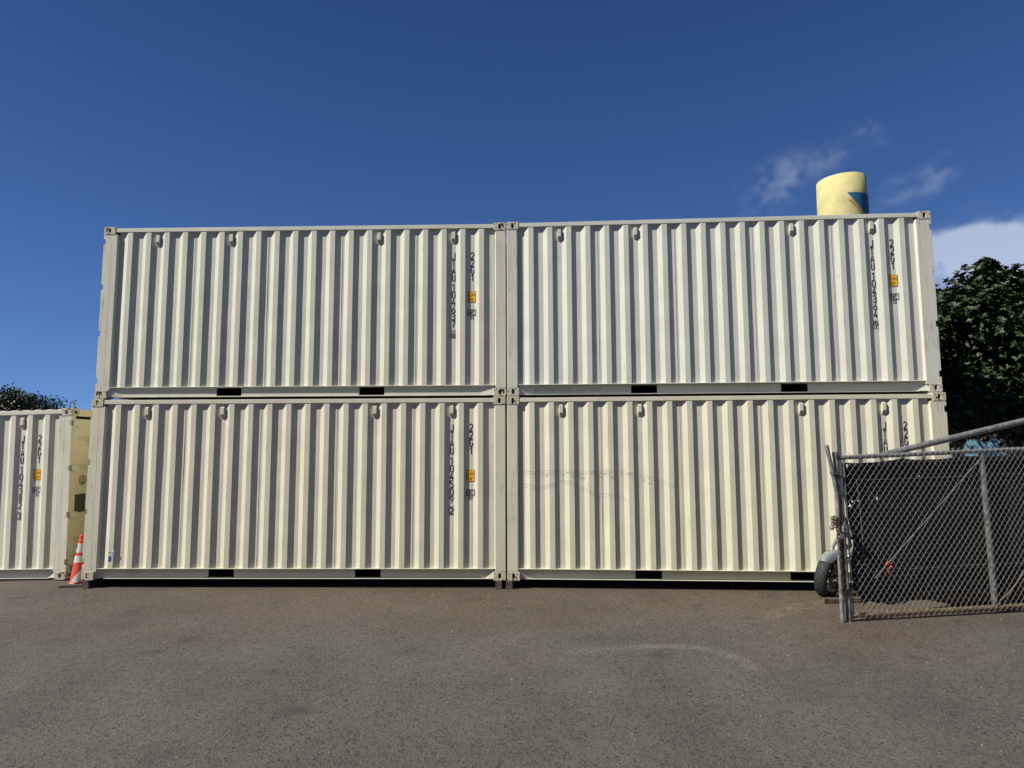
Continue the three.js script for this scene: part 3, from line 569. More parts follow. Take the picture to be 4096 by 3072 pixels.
// ---------------------------------------------------------------- traffic cone
{
  const t = thing('traffic_cone', 'orange and white traffic cone with torn white sleeves between the containers', 'traffic cone', [-6.335, 0, -9.66], .12);
  const orange = mat(lin(.6, .055, .035), .55), white = new THREE.MeshStandardMaterial({ color: lin(.62, .6, .6), roughness: .6, map: rep(tStucco, 2, 2), side: THREE.DoubleSide });
  const base = new THREE.Shape(); { const a = .19, r = .03; base.moveTo(-a + r, -a); base.lineTo(a - r, -a); base.quadraticCurveTo(a, -a, a, -a + r); base.lineTo(a, a - r); base.quadraticCurveTo(a, a, a - r, a); base.lineTo(-a + r, a); base.quadraticCurveTo(-a, a, -a, a - r); base.lineTo(-a, -a + r); base.quadraticCurveTo(-a, -a, -a + r, -a); }
  const bg = new THREE.ExtrudeGeometry(base, { depth: .022, bevelEnabled: true, bevelSize: .008, bevelThickness: .008, bevelSegments: 2 }); bg.rotateX(-Math.PI / 2); bg.translate(0, .008, 0);
  mesh('base', uvBox(bg), new THREE.MeshStandardMaterial({ color: lin(.1, .075, .06), roughness: .95, map: rep(tStucco, 3, 3) }), t);
  const rAt = (y) => mix(.125, .034, (y - .04) / .68);
  mesh('cone_body', lathe([[.14, .036], [.135, .045], [.125, .05], [rAt(.2), .2], [rAt(.4), .4], [rAt(.6), .6], [rAt(.64), .64], [.042, .642], [.04, .65], [.036, .66], [.034, .705], [.03, .72], [.026, .715], [.027, .66]], 40), orange, t);
  for (const [a, b] of [[.33, .425], [.47, .60]]) { const s = mesh('reflective_collar', lathe([[rAt(a) + .0025, a], [rAt(b) + .0025, b]], 40), white, t); tag(s, 'dirty white reflective collar'); }
  // torn flap of sleeve at the left and a torn sheet at the foot
  const flap = (pts) => { const p = [], ix = [], uv = []; pts.forEach(([a, b], k) => { p.push(...a, ...b); uv.push(k * .1, 0, k * .1, .1); if (k) { const o = 2 * (k - 1); ix.push(o, o + 1, o + 2, o + 2, o + 1, o + 3); } }); const g = new THREE.BufferGeometry(); g.setAttribute('position', new THREE.Float32BufferAttribute(p, 3)); g.setAttribute('uv', new THREE.Float32BufferAttribute(uv, 2)); g.setIndex(ix); g.computeVertexNormals(); return g; };
  mesh('torn_flap', flap([[[-.05, .52, .03], [-.045, .595, .03]], [[-.075, .53, .05], [-.07, .6, .055]], [[-.1, .5, .045], [-.09, .575, .05]], [[-.108, .485, .06], [-.104, .53, .07]], [[-.098, .49, .07], [-.112, .51, .075]]]), white, t);
  mesh('torn_flap', flap([[[-.075, .048, .145], [-.06, .05, .15]], [[-.035, .055, .15], [-.02, .13, .13]], [[.01, .062, .152], [.03, .2, .118]], [[.05, .06, .14], [.065, .24, .09]], [[.09, .07, .11], [.09, .19, .08]]]), white, t);
  // worn black print
  const tx = canvasTex(256, 256, (g) => { g.fillStyle = '#000'; g.fillRect(0, 0, 256, 256); g.fillStyle = '#fff'; g.font = 'bold 62px sans-serif'; g.fillText('ITY', 40, 60); g.fillText('TEMS', 34, 125); g.fillText('20202', 10, 188); g.fillText('. . . .', 30, 235); }, false);
  const p = [], uv = [], ix = []; for (let k = 0; k <= 10; k++) { const a = -Math.PI * .58 + k / 10 * .95; for (const y of [.19, .31]) { const r = rAt(y) + .004; p.push(Math.sin(a) * r, y, Math.cos(a) * r); uv.push(k / 10, y > .2 ? 1 : 0); } if (k) { const o = 2 * (k - 1); ix.push(o, o + 2, o + 1, o + 1, o + 2, o + 3); } }
  const g = new THREE.BufferGeometry(); g.setAttribute('position', new THREE.Float32BufferAttribute(p, 3)); g.setAttribute('uv', new THREE.Float32BufferAttribute(uv, 2)); g.setIndex(ix); g.computeVertexNormals();
  mesh('print', g, decalMat(tx), t);
}

// ---------------------------------------------------------------- chain link gate
const GO = [3.845, 0, -7.495], GT = .17304;
const gate = thing('chain_link_gate', 'galvanised chain link gate with a sloping brace pipe and dusty bottom rail', 'gate', GO, GT); gate.scale.x = 1.022;
const GW = 2.96, topY = (x) => 1.842 + .0363 * x, botY = (x) => .062 + .004 * x;
{
  const Z = -.03;
  const pipe = (n, a, b, r, m, capTop) => { const q = [uvBox(rod(a, b, r, r, 16))]; if (capTop) { const g = new THREE.SphereGeometry(r * 1.12, 14, 6, 0, 7, 0, 1.57); g.scale(1, .45, 1); g.translate(...a); q.push(uvBox(g)); q.push(uvBox(rod([a[0], a[1] - .045, a[2]], a, r * 1.12, r * 1.12, 14))); } return mesh(n, join(q), m, gate); };
  pipe('end_post', [-.1, 1.9, Z], [-.03, .05, Z], .030, M.zinc, true);
  mesh('post_foot', uvBox(rod([-.032, .0, Z], [-.034, .16, Z], .034, .031, 14)), M.zincDark, gate);
  for (const y of [1.62, 1.41, 1.0, .71, .34]) { const x = mix(-.03, -.1, (y - .05) / 1.85); const b = mesh('clamp_band', uvBox(rod([x, y - .018, Z], [x, y + .018, Z], .0345, .0345, 16)), M.zincDark, gate); mesh('bolt', uvBox(rod([x + .03, y, Z + .012], [x + .075, y, Z + .012], .008, .008, 8)), M.zincDark, b); }
  mesh('tension_bar', uvBox(cbox(-.009, .009, .03, 1.84, -.006, 0, .001)).applyMatrix4(new THREE.Matrix4().makeRotationZ(.012)).translate(.012, 0, -.012), M.zinc, gate);
  pipe('top_rail', [-.07, topY(-.07), Z], [GW, topY(GW), Z], .0255, M.zinc);
  pipe('bottom_rail', [-.02, botY(0), Z], [GW, botY(GW), Z], .028, M.dusty);
  pipe('middle_post', [1.827, topY(1.83) - .02, Z - .004], [1.862, botY(1.86) + .02, Z - .004], .033, M.zinc);
  pipe('end_post', [GW + .03, 2.9, Z], [GW + .03, 0, Z], .045, M.zinc, true);
  pipe('brace_pipe', [.56, topY(.56) + .008, Z - .062], [GW + .03, 2.375, Z - .062], .038, M.zinc);
  mesh('truss_rod', uvBox(tube([[1.81, 1.83, Z + .012], [1.2, 1.28, Z + .02], [.7, .83, Z + .018], [.31, .47, Z + .012]], .0065, 40, 6)), M.zinc, gate);
  mesh('truss_rod', uvBox(tube([[2.9, 1.2, Z + .012], [2.25, .44, Z + .016], [2.0, .2, Z + .016], [1.92, .16, Z + .016], [1.905, .1, Z + .02]], .0085, 40, 6)), M.dusty, gate);
  const wire = (pts) => mesh('tension_wire', tube(pts, .0028, 60, 5), M.zinc, gate);
  wire([[.17, 1.579, -.055], [.6, 1.585, -.054], [1.2, 1.6, -.056], [1.82, 1.622, -.056], [2.36, 1.63, -.055], [2.95, 1.64, -.055]]);
  wire([[.2, .56, -.055], [.35, .535, -.052], [.5, .56, -.05], [.9, .55, -.054], [1.5, .562, -.054], [2.26, .557, -.055], [2.95, .56, -.055]]);
  wire([[.17, 1.579, -.052], [.19, 1.3, -.05], [.2, 1.0, -.052], [.215, .6, -.05]]);
  // mesh: every wire is a flattened spiral hooked into its neighbours
  const Wd = .0367, P = .0965, R = rng(9), wires = Math.floor((GW - .03) / Wd);
  const wireMat = new THREE.MeshStandardMaterial({ color: lin(.34, .33, .31), roughness: .5, metalness: .35, vertexColors: true });
  const twistPts = [];
  for (let i = 0; i < wires; i++) {
    const x = .02 + Wd * (i + .5), y0 = .03 + .003 * i * Wd, y1 = topY(x) + .035, n = Math.floor((y1 - y0) / (P / 2)), pts = [];
    const sag = (y) => .008 * Math.sin(y * 3 + i * .11) + .006 * fbm(x * 2, y * 2, 3, 2);
    for (let k = 0; k <= n; k++) {
      // interlock: odd wires are shifted by half a period so that corners meet
      const right = (k + i) % 2 === 0, y = y0 + k * P / 2;
      const j = (h2(i + (right ? 1 : 0), k, 3) - .5) * .004;
      pts.push([x + (right ? 1 : -1) * (Wd / 2 + .0015), y - .004, .004 * (right ? -1 : 1) + sag(y) + j * .3], [x + (right ? 1 : -1) * (Wd / 2 + .0015), y + .004, .004 * (right ? -1 : 1) * -1 + sag(y)]);
      // stroke to the next corner: rising to the right in front, rising to the left behind
      if (k < n) { const f = right ? -1 : 1; pts.push([x + j, y + P / 4, f * .0035 + sag(y)]); }
    }
    const top = pts[pts.length - 1]; if (((n + i) % 2 === 0)) { pts.push([top[0] - .003, top[1] + .016, top[2] + .003], [top[0] + .012, top[1] + .034, top[2]]); } else pts.push([top[0] + .003, top[1] + .016, top[2] - .003], [top[0] - .011, top[1] + .033, top[2]]);
    // square tube along the points
    const rad = .0018, pos = [], nor = [], col = [], ix = [];
    for (let k = 0; k < pts.length; k++) {
      const a = V(...pts[Math.max(0, k - 1)]), b = V(...pts[Math.min(pts.length - 1, k + 1)]), d = b.sub(a).normalize(), s = V(0, 0, 1).cross(d).normalize(), u = d.clone().cross(s).normalize();
      const y = pts[k][1], dust = sstep(.26, .1, y + (h2(i, k >> 1, 8) - .5) * .2);
      const c = [mix(1, .95, dust), mix(1, .7, dust), mix(1, .48, dust)];
      for (let q = 0; q < 5; q++) { const an = q / 5 * 2 * Math.PI, nx = s.clone().multiplyScalar(Math.cos(an)).addScaledVector(u, Math.sin(an)); nor.push(nx.x, nx.y, nx.z); pos.push(pts[k][0] + nx.x * rad, pts[k][1] + nx.y * rad, pts[k][2] + nx.z * rad); col.push(...c); }
      if (k) for (let q = 0; q < 5; q++) { const a0 = (k - 1) * 5 + q, a1 = (k - 1) * 5 + (q + 1) % 5; ix.push(a0, a1, a0 + 5, a1, a1 + 5, a0 + 5); }
    }
    const g = new THREE.BufferGeometry(); g.setAttribute('position', new THREE.Float32BufferAttribute(pos, 3)); g.setAttribute('normal', new THREE.Float32BufferAttribute(nor, 3)); g.setAttribute('color', new THREE.Float32BufferAttribute(col, 3)); g.setIndex(ix);
    mesh('mesh_wire', g, wireMat, gate);
  }
}
// drop rod with its lever bend, held by clamps on the gate post
const toGate = (x, y, z) => V(x, y, z).applyAxisAngle(V(0, 1, 0), GT).add(V(...GO));
{
  const t = thing('drop_rod', 'bent galvanised pipe standing beside the gate post, clamped to it', 'pipe', GO, GT), Z = -.01;
  mesh('rod', uvBox(tube([[-.221, 1.97, Z], [-.193, 1.83, Z], [-.164, 1.681, Z], [-.14, 1.54, Z], [-.122, 1.43, Z], [-.118, 1.34, Z], [-.122, 1.179, Z], [-.128, .8, Z], [-.131, .555, Z], [-.134, .0, Z]], .0225, 80, 12)), M.zinc, t);
  const cap = new THREE.SphereGeometry(.025, 12, 8); cap.scale(1, .8, 1); mesh('cap', uvBox(cap.translate(-.222, 1.975, Z)), M.zinc, t);
  for (const [x, y, x2] of [[-.164, 1.67, -.09], [-.133, .35, -.04]]) mesh('clamp', join([uvBox(rod([x, y - .022, Z], [x, y + .022, Z], .028, .028, 14)), uvBox(box(x, x2, y - .02, y + .02, Z - .02, Z + .022))]), M.zincDark, t);
}
// chain and padlocks
function linkGeo(l, w, r) { const pts = []; for (let k = 0; k < 12; k++) { const a = k / 12 * 2 * Math.PI; pts.push([Math.cos(a) * w / 2, Math.sin(a) * (w / 2) + (Math.sin(a) >= 0 ? 1 : -1) * (l - w) / 2, 0]); } return tube(pts, r, 20, 6, true); }
{
  const t = thing('chain', 'rusty steel chain wrapped round the bent pipe and hanging down it', 'chain', GO, GT), lg = uvBox(linkGeo(.052, .03, .0048)), R = rng(3);
  const put = (x, y, z, rx, ry, rz) => { const o = mesh('link', lg, M.rust, t); o.position.set(x, y, z); o.rotation.set(rx, ry, rz); };
  for (let k = 0; k < 20; k++) { const s = k * .043; put(-.178 + s * .05 + (R() - .5) * .007, 1.13 - s, .045 + (R() - .5) * .01, 0, (k % 2 ? 1.35 : -.1) + (R() - .5) * .4, .1 * (R() - .5) + .05); }
  for (let k = 0; k < 13; k++) { const s = k * .043; put(-.138 + s * .02 + (R() - .5) * .006, .86 - s, .04 + (R() - .5) * .008, 0, (k % 2 ? .15 : 1.5) + (R() - .5) * .3, .1 * (R() - .5)); }
  for (let w = 0; w < 3; w++) for (let k = 0; k < 9; k++) { const a = k / 9 * 2 * Math.PI; put(-.112 + Math.sin(a) * .062, 1.155 - w * .036 + Math.sin(k * 2.1) * .008, -.015 + Math.cos(a) * .045, (k % 2) * 1.2, a + Math.PI / 2, Math.PI / 2 + (R() - .5) * .4); }
}
const strap = single('strap_end', uvBox(cbox(-.03, .02, -.012, .012, -.0015, .0015, .0006).applyMatrix4(new THREE.Matrix4().makeRotationZ(-.75))), mat(lin(.33, .3, .22), .8), 'pale strap end sticking out of the chain wraps', 'strap', toGate(-.185, 1.168, .03).toArray(), GT);
{
  const t = thing('padlock', 'large dull grey padlock on the chain', 'padlock', toGate(-.103, 1.045, .058).toArray(), GT);
  const s = new THREE.Shape(); s.moveTo(-.024, -.03); s.lineTo(.022, -.034); s.quadraticCurveTo(.03, 0, .022, .026); s.lineTo(-.02, .03); s.quadraticCurveTo(-.03, 0, -.024, -.03);
  const g = new THREE.ExtrudeGeometry(s, { depth: .02, bevelEnabled: true, bevelSize: .004, bevelThickness: .004, bevelSegments: 2 }); mesh('body', uvBox(g), M.zinc, t);
  mesh('shackle', tube([[-.014, .025, .01], [-.015, .05, .01], [0, .062, .01], [.015, .05, .01], [.014, .025, .01]], .0045, 20, 8), M.steel, t);
  mesh('keyway', cbox(-.006, .006, -.012, .004, .0235, .0255, .0005), M.black, t);
}
{
  const t = thing('padlock', 'small shiny square padlock hanging from the chain', 'padlock', toGate(-.15, .955, .06).toArray(), GT - .2); t.rotation.z = -.35;
  mesh('body', uvBox(cbox(-.02, .02, -.018, .018, 0, .016, .003)), M.chrome, t);
  mesh('shackle', tube([[-.011, .016, .008], [-.012, .034, .008], [0, .044, .008], [.012, .034, .008], [.011, .016, .008]], .0032, 20, 8), M.steel, t);
}
// black shade cloth hung behind the gate frame
{
  const NX = 150, NY = 96, p = [], uv = [], ix = [], x0 = .0, x1 = GW - .03;
  const holes = [[.085, 1.75], [.125, 1.34], [.2, 1.335], [.085, 1.29], [.44, 1.365], [1.0, 1.62]];
  const at = (i, j) => {
    const u = i / NX, v = j / NY, xx = mix(x0, x1, u);
    const topE = topY(xx) - .04 - .028 * Math.abs(Math.sin(xx * 3.6 + .4)) - .012 * fbm(xx * 6, 0, 3, 2), botE = Math.max(.075, .1 + .17 * Math.exp(-Math.pow((xx - .75) / .3, 2)) * .6 + .07 * Math.sin(xx * 7) * Math.exp(-xx * .6) + .05 * fbm(xx * 9, 1, 5, 3) - .02 * xx);
    const y = mix(botE, topE, v);
    const edge = .012 + .06 * sstep(1.45, 1.1, y) + .03 * Math.sin(y * 9) * sstep(1.5, .9, y) + .09 * sstep(.6, .12, y);   // the left hem swings in lower down
    const x = Math.max(xx, 0) + edge * Math.exp(-xx * 6);
    const low = sstep(.75, .1, y);
    let z = -.075 - .012 * fbm(x * 3, y * 3, 7, 3) + .018 * (fbm(x * 4, y * 1.6, 11, 4) - .5) - .02 * low * (Math.sin(y * 60 + fbm(x * 3, y * 4, 15, 3) * 14) * .5 + .5) * (.4 + fbm(x * 5, y * 5, 17, 2)) - .03 * low * fbm(x * 6, y * 5, 21, 3);
    return [x, y, z];
  };
  for (let j = 0; j <= NY; j++) for (let i = 0; i <= NX; i++) { const q = at(i, j); p.push(...q); uv.push(q[0], q[1]); }
  for (let j = 0; j < NY; j++) for (let i = 0; i < NX; i++) {
    const o = j * (NX + 1) + i, cx = p[o * 3] + .01, cy = p[o * 3 + 1] + .009;
    if (holes.some(([a, b]) => Math.abs(a - cx) < .0105 && Math.abs(b - cy) < .0095)) continue;
    ix.push(o, o + 1, o + NX + 1, o + 1, o + NX + 2, o + NX + 1);
  }
  const g = new THREE.BufferGeometry(); g.setAttribute('position', new THREE.Float32BufferAttribute(p, 3)); g.setAttribute('uv', new THREE.Float32BufferAttribute(uv, 2)); g.setIndex(ix); g.computeVertexNormals();
  single('shade_cloth', g, new THREE.MeshStandardMaterial({ color: lin(.0055, .0054, .0056), roughness: .92, side: THREE.DoubleSide, bumpMap: rep(tCloth, 12, 12), bumpScale: .0015 }), 'torn black shade cloth hung behind the chain link mesh', 'shade cloth', GO, GT).scale.x = 1.022;
  const os = mat(lin(.85, .1, .04), .5);
  const tt = thing('plastic_tie', 'bright orange plastic tie knotted on the gate brace rod', 'plastic tie', toGate(.47, .61, .0).toArray(), GT);
  const blob = (x, y, w, h, a) => { const q = new THREE.IcosahedronGeometry(1, 2); const pp = q.attributes.position; for (let i = 0; i < pp.count; i++) { const k = 1 + (fbm(pp.getX(i) * 2 + x * 50, pp.getY(i) * 2, 3, 2) - .5) * .7; pp.setXYZ(i, pp.getX(i) * w * k, pp.getY(i) * h * k, pp.getZ(i) * .009 * k); } q.rotateZ(a); q.translate(x, y, .0); q.computeVertexNormals(); return q; };
  mesh('knot', blob(0, .02, .026, .018, .5), os, tt); mesh('knot', blob(.045, -.02, .024, .013, -.1), os, tt); mesh('tail', blob(.015, -.07, .016, .04, .3), mat(lin(.3, .05, .03), .7), tt);
}
// plank lying behind the gate post
single('plank', uvBox(cbox(-.42, .12, 0, .06, -.05, .05, .006)), M.wood, 'short dusty plank lying on the asphalt behind the gate post', 'plank', [4.33, 0, -8.42], .1);

// ---------------------------------------------------------------- motorcycle parked between gate and container
{
  const t = thing('motorcycle', 'silver and black motorcycle parked behind the gate, front wheel turned out', 'motorcycle', [4.08, 0, -8.62], .04);
  // the bike runs along +x from the front contact point; the front wheel is steered
  const F = new THREE.Group(); F.name = 'front_end'; F.rotation.set(.2, .66, 0, 'YXZ'); F.position.y = .012; t.add(F);          // steering assembly, wheel heading -x
  const Rw = .305, wheel = (n, par, wd, detailed) => {
    const w = new THREE.Group(); w.name = n; par.add(w);
    const pr = []; for (let k = 0; k <= 20; k++) { const a = Math.PI * (k / 20) ; const c = Math.cos(a), s = Math.sin(a); pr.push([Rw - .06 + .06 * Math.pow(s, .8), -wd * c]); } pr.unshift([Rw - .088, -wd * .75]); pr.push([Rw - .088, wd * .75]);
    const tg = lathe(pr, 72); tg.rotateX(Math.PI / 2);
    mesh('tyre', tg, M.rubber, w);
    if (detailed) {                                                                     // tread grooves as thin dark channels, curved across the crown
      const gr = []; for (let k = 0; k < 26; k++) for (const sd of [-1, 1]) { const a0 = k / 26 * 2 * Math.PI + (sd > 0 ? .12 : 0), pts = []; for (let q = 0; q <= 8; q++) { const f = q / 8, la = (0.12 + .8 * f) * sd, a = a0 + .3 * f + .03 * Math.sin(f * 9); const z = la * wd, rr = Rw - .06 + .06 * Math.pow(Math.max(0, 1 - la * la), .4) + .0008; pts.push([Math.cos(a) * rr, Math.sin(a) * rr, z]); } gr.push(tube(pts, .0032, 10, 4)); }
      mesh('tread_grooves', join(gr), mat(lin(.006, .006, .006), .9), w);
    }
    const rim = lathe([[Rw - .085, -wd * .8], [Rw - .075, -wd * .85], [Rw - .1, -wd * .5], [Rw - .105, 0], [Rw - .1, wd * .5], [Rw - .075, wd * .85], [Rw - .085, wd * .8]], 48); rim.rotateX(Math.PI / 2); mesh('rim', rim, M.black, w);
    const sp = [rod([0, 0, -wd * .9], [0, 0, wd * .9], .035, .035, 16)]; for (let k = 0; k < 5; k++) for (const e of [-.12, .12]) { const a = k / 5 * 6.2832; sp.push(rod([Math.cos(a + e * 1.6) * .03, Math.sin(a + e * 1.6) * .03, 0], [Math.cos(a + e) * (Rw - .1), Math.sin(a + e) * (Rw - .1), 0], .009, .008, 6)); }
    mesh('spokes', join(sp), M.black, w);
    const disc = new THREE.RingGeometry(.09, .15, 40); disc.translate(0, 0, wd * .95); mesh('brake_disc', disc, M.steel, w);
    return w;
  };
  const fw = wheel('front_wheel', F, .08, true); fw.position.set(0, Rw, 0);
  // fender: a curved shell over the top of the tyre
  { const p = [], uv = [], ix = [], A = 26, B = 10; for (let i = 0; i <= A; i++) for (let j = 0; j <= B; j++) { const a = mix(.42, 2.45, i / A), v = (j / B - .5) * 2, taper = 1 - .35 * Math.pow(Math.abs(i / A - .5) * 2, 4), z = v * .092 * taper, r = Rw + .026 - .06 * Math.pow(Math.abs(v), 2.4); p.push(Math.cos(a) * r, Rw + Math.sin(a) * r, z); uv.push(i / A, j / B); if (i < A && j < B) { const o = i * (B + 1) + j; ix.push(o, o + 1, o + B + 1, o + 1, o + B + 2, o + B + 1); } }
    const g = new THREE.BufferGeometry(); g.setAttribute('position', new THREE.Float32BufferAttribute(p, 3)); g.setAttribute('uv', new THREE.Float32BufferAttribute(uv, 2)); g.setIndex(ix); g.computeVertexNormals(); mesh('front_fender', g, new THREE.MeshPhysicalMaterial({ color: lin(.4, .42, .46), roughness: .25, metalness: .6, clearcoat: .8, clearcoatRoughness: .1, side: THREE.DoubleSide }), F); }
  for (const s of [-1, 1]) { const f = mesh('fork_leg', join([rod([.0, Rw - .03, s * .115], [.24, .6, s * .115], .029, .027, 14), rod([.24, .6, s * .115], [.56, .97, s * .115], .02, .02, 14)]), M.silver, F); }
  mesh('fork_yoke', cbox(.44, .56, .86, .9, -.14, .14, .01), M.black, F); 
  mesh('headlight', lathe([[0, -.1], [.06, -.08], [.088, -.02], [.09, .02], [.085, .03]], 28).rotateZ(Math.PI / 2).translate(.47, .82, 0), M.chrome, F);
  mesh('headlight_lens', new THREE.SphereGeometry(.088, 20, 10, 0, 7, 0, .6).scale(1, .5, 1).rotateZ(Math.PI / 2).translate(.48, .82, 0), mat(lin(.25, .26, .27), .05, { metalness: .6 }), F);
  for (const s of [-1, 1]) mesh('turn_signal', join([new THREE.SphereGeometry(.032, 14, 10).scale(.8, 1, 1).translate(.33, .84, s * .2), rod([.46, .86, s * .1], [.35, .845, s * .18], .008, .008, 8)]), mat(lin(.3, .28, .25), .1, { metalness: .4 }), F);
  mesh('handlebar', tube([[.72, .9, -.2], [.6, .94, -.18], [.54, .92, -.1], [.54, .92, .1], [.6, .94, .22], [.74, .9, .34]], .013, 40, 8), M.chrome, F);
  const rw = wheel('rear_wheel', t, .075, false); rw.position.set(1.4, Rw, 0);
  mesh('frame', join([tube([[.4, .9, 0], [.6, .75, 0], [.95, .6, 0], [1.4, .55, 0]], .022, 20, 8), tube([[.38, .86, .08], [.46, .5, .12], [.5, .25, .13], [.95, .25, .13], [1.05, .55, .12]], .016, 24, 8), tube([[.38, .86, -.08], [.46, .5, -.12], [.5, .25, -.13], [.95, .25, -.13], [1.05, .55, -.12]], .016, 24, 8), rod([1.0, .35, .13], [1.4, Rw, .12], .018), rod([1.0, .35, -.13], [1.4, Rw, -.12], .018)]), M.black, t);
  mesh('engine', join([cbox(.5, .95, .24, .5, -.15, .15, .03), rod([.62, .48, 0], [.56, .74, 0], .085, .08, 16), ...Array.from({ length: 6 }, (_, k) => rod([.615 - k * .009, .5 + k * .036, 0], [.613 - k * .009, .512 + k * .036, 0], .105, .105, 20)), rod([.78, .36, .14], [.78, .36, .19], .1, .09, 20)]), M.silver, t);
  { const g = new THREE.SphereGeometry(1, 28, 16); g.scale(.3, .14, .13); g.translate(.72, .84, 0); mesh('fuel_tank', g, new THREE.MeshPhysicalMaterial({ color: lin(.35, .37, .4), roughness: .25, metalness: .5, clearcoat: 1 }), t); }
  { const g = new THREE.SphereGeometry(1, 24, 12); g.scale(.36, .06, .13); g.translate(1.12, .76, 0); mesh('seat', g, M.black, t); }
  mesh('rear_fender', lathe([[Rw + .02, -.075], [Rw + .045, -.05], [Rw + .05, 0], [Rw + .045, .05], [Rw + .02, .075]], 1).clone() && new THREE.TorusGeometry(Rw + .02, .06, 8, 24, 1.9).scale(1, 1, 1.1).rotateZ(.35).translate(1.4, Rw, 0), M.black, t);
  mesh('exhaust', tube([[.58, .7, .1], [.45, .55, .18], [.5, .28, .2], [.9, .22, .2], [1.5, .3, .22]], .036, 40, 12), M.chrome, t);
  mesh('side_stand', rod([.85, .25, .14], [.8, .01, .32], .012), M.steel, t);
}

// ---------------------------------------------------------------- round yellow tower, painted with a blue pennant
{
  const r = .75, cx = 10.92, cz = -20.6, topAt = (a) => 10.69 + .015 * Math.sin(a + .487);   // a: angle from the +z axis towards +x
  const t = thing('yellow_tower', 'pale yellow round tower with a blue pennant painted on, rising behind the containers', 'tower', [cx, 0, cz]);
  const N = 96, p = [], uv = [], ix = [], rows = 12;
  for (let j = 0; j <= rows; j++) for (let i = 0; i <= N; i++) { const a = i / N * 2 * Math.PI, y = topAt(a) * j / rows, q = r * (1 + (fbm(Math.cos(a) * 2 + 5, Math.sin(a) * 2 + y * .6, 3, 2) - .5) * .012) * (j === rows ? .985 : 1); p.push(Math.sin(a) * q, y, Math.cos(a) * q); uv.push(a * r, y); if (i < N && j < rows) { const o = j * (N + 1) + i; ix.push(o, o + 1, o + N + 1, o + 1, o + N + 2, o + N + 1); } }
  const o0 = p.length / 3; p.push(0, 10.69, 0); uv.push(0, 0); for (let i = 0; i < N; i++) ix.push(rows * (N + 1) + i, rows * (N + 1) + i + 1, o0);
  const g = new THREE.BufferGeometry(); g.setAttribute('position', new THREE.Float32BufferAttribute(p, 3)); g.setAttribute('uv', new THREE.Float32BufferAttribute(uv, 2)); g.setIndex(ix); g.computeVertexNormals();
  mesh('wall', g, new THREE.MeshStandardMaterial({ color: lin(.66, .58, .27), roughness: .85, map: rep(tStucco, .7, .7), bumpMap: rep(tStuccoBump, .45, .45), bumpScale: .009 }), t);
  // painted shapes: rows of (angle from, angle to) by height, lying on the wall
  const patch = (rowsA, off) => { const P2 = [], I2 = [], M2 = 14; rowsA.forEach(([y, a, b], k) => { for (let q = 0; q <= M2; q++) { const an = mix(a, b, q / M2); P2.push(Math.sin(an) * (r + off), y, Math.cos(an) * (r + off)); } if (k) for (let q = 0; q < M2; q++) { const o = (k - 1) * (M2 + 1) + q; I2.push(o, o + M2 + 1, o + 1, o + 1, o + M2 + 1, o + M2 + 2); } }); const q = new THREE.BufferGeometry(); q.setAttribute('position', new THREE.Float32BufferAttribute(P2, 3)); q.setIndex(I2); q.computeVertexNormals(); return uvBox(q); };
  const A = (q) => -.487 + Math.asin(Math.max(-1, Math.min(1, q)));                         // q: -1..1 across the face turned to the yard
  const rowsB = [], rowsO = [], edge = (y) => .21 + .65 * (10.02 - y) / .69;
  for (let k = 0; k <= 16; k++) { const y = 10.02 - k * .055; rowsB.push([y, A(Math.min(.995, edge(y))), A(1) + .35]); }
  for (let k = 0; k <= 12; k++) { const y = 9.78 - k * .05, q = .24 + .5 * (9.78 - y) / .46; rowsO.push([y, A(Math.min(.97, q)), A(Math.min(.99, edge(y) + .015))]); }
  mesh('blue_pennant', patch(rowsB, .014), mat(lin(.018, .125, .23), .8), t); mesh('ochre_stripe', patch(rowsO, .012), mat(lin(.4, .26, .08), .85), t);
}

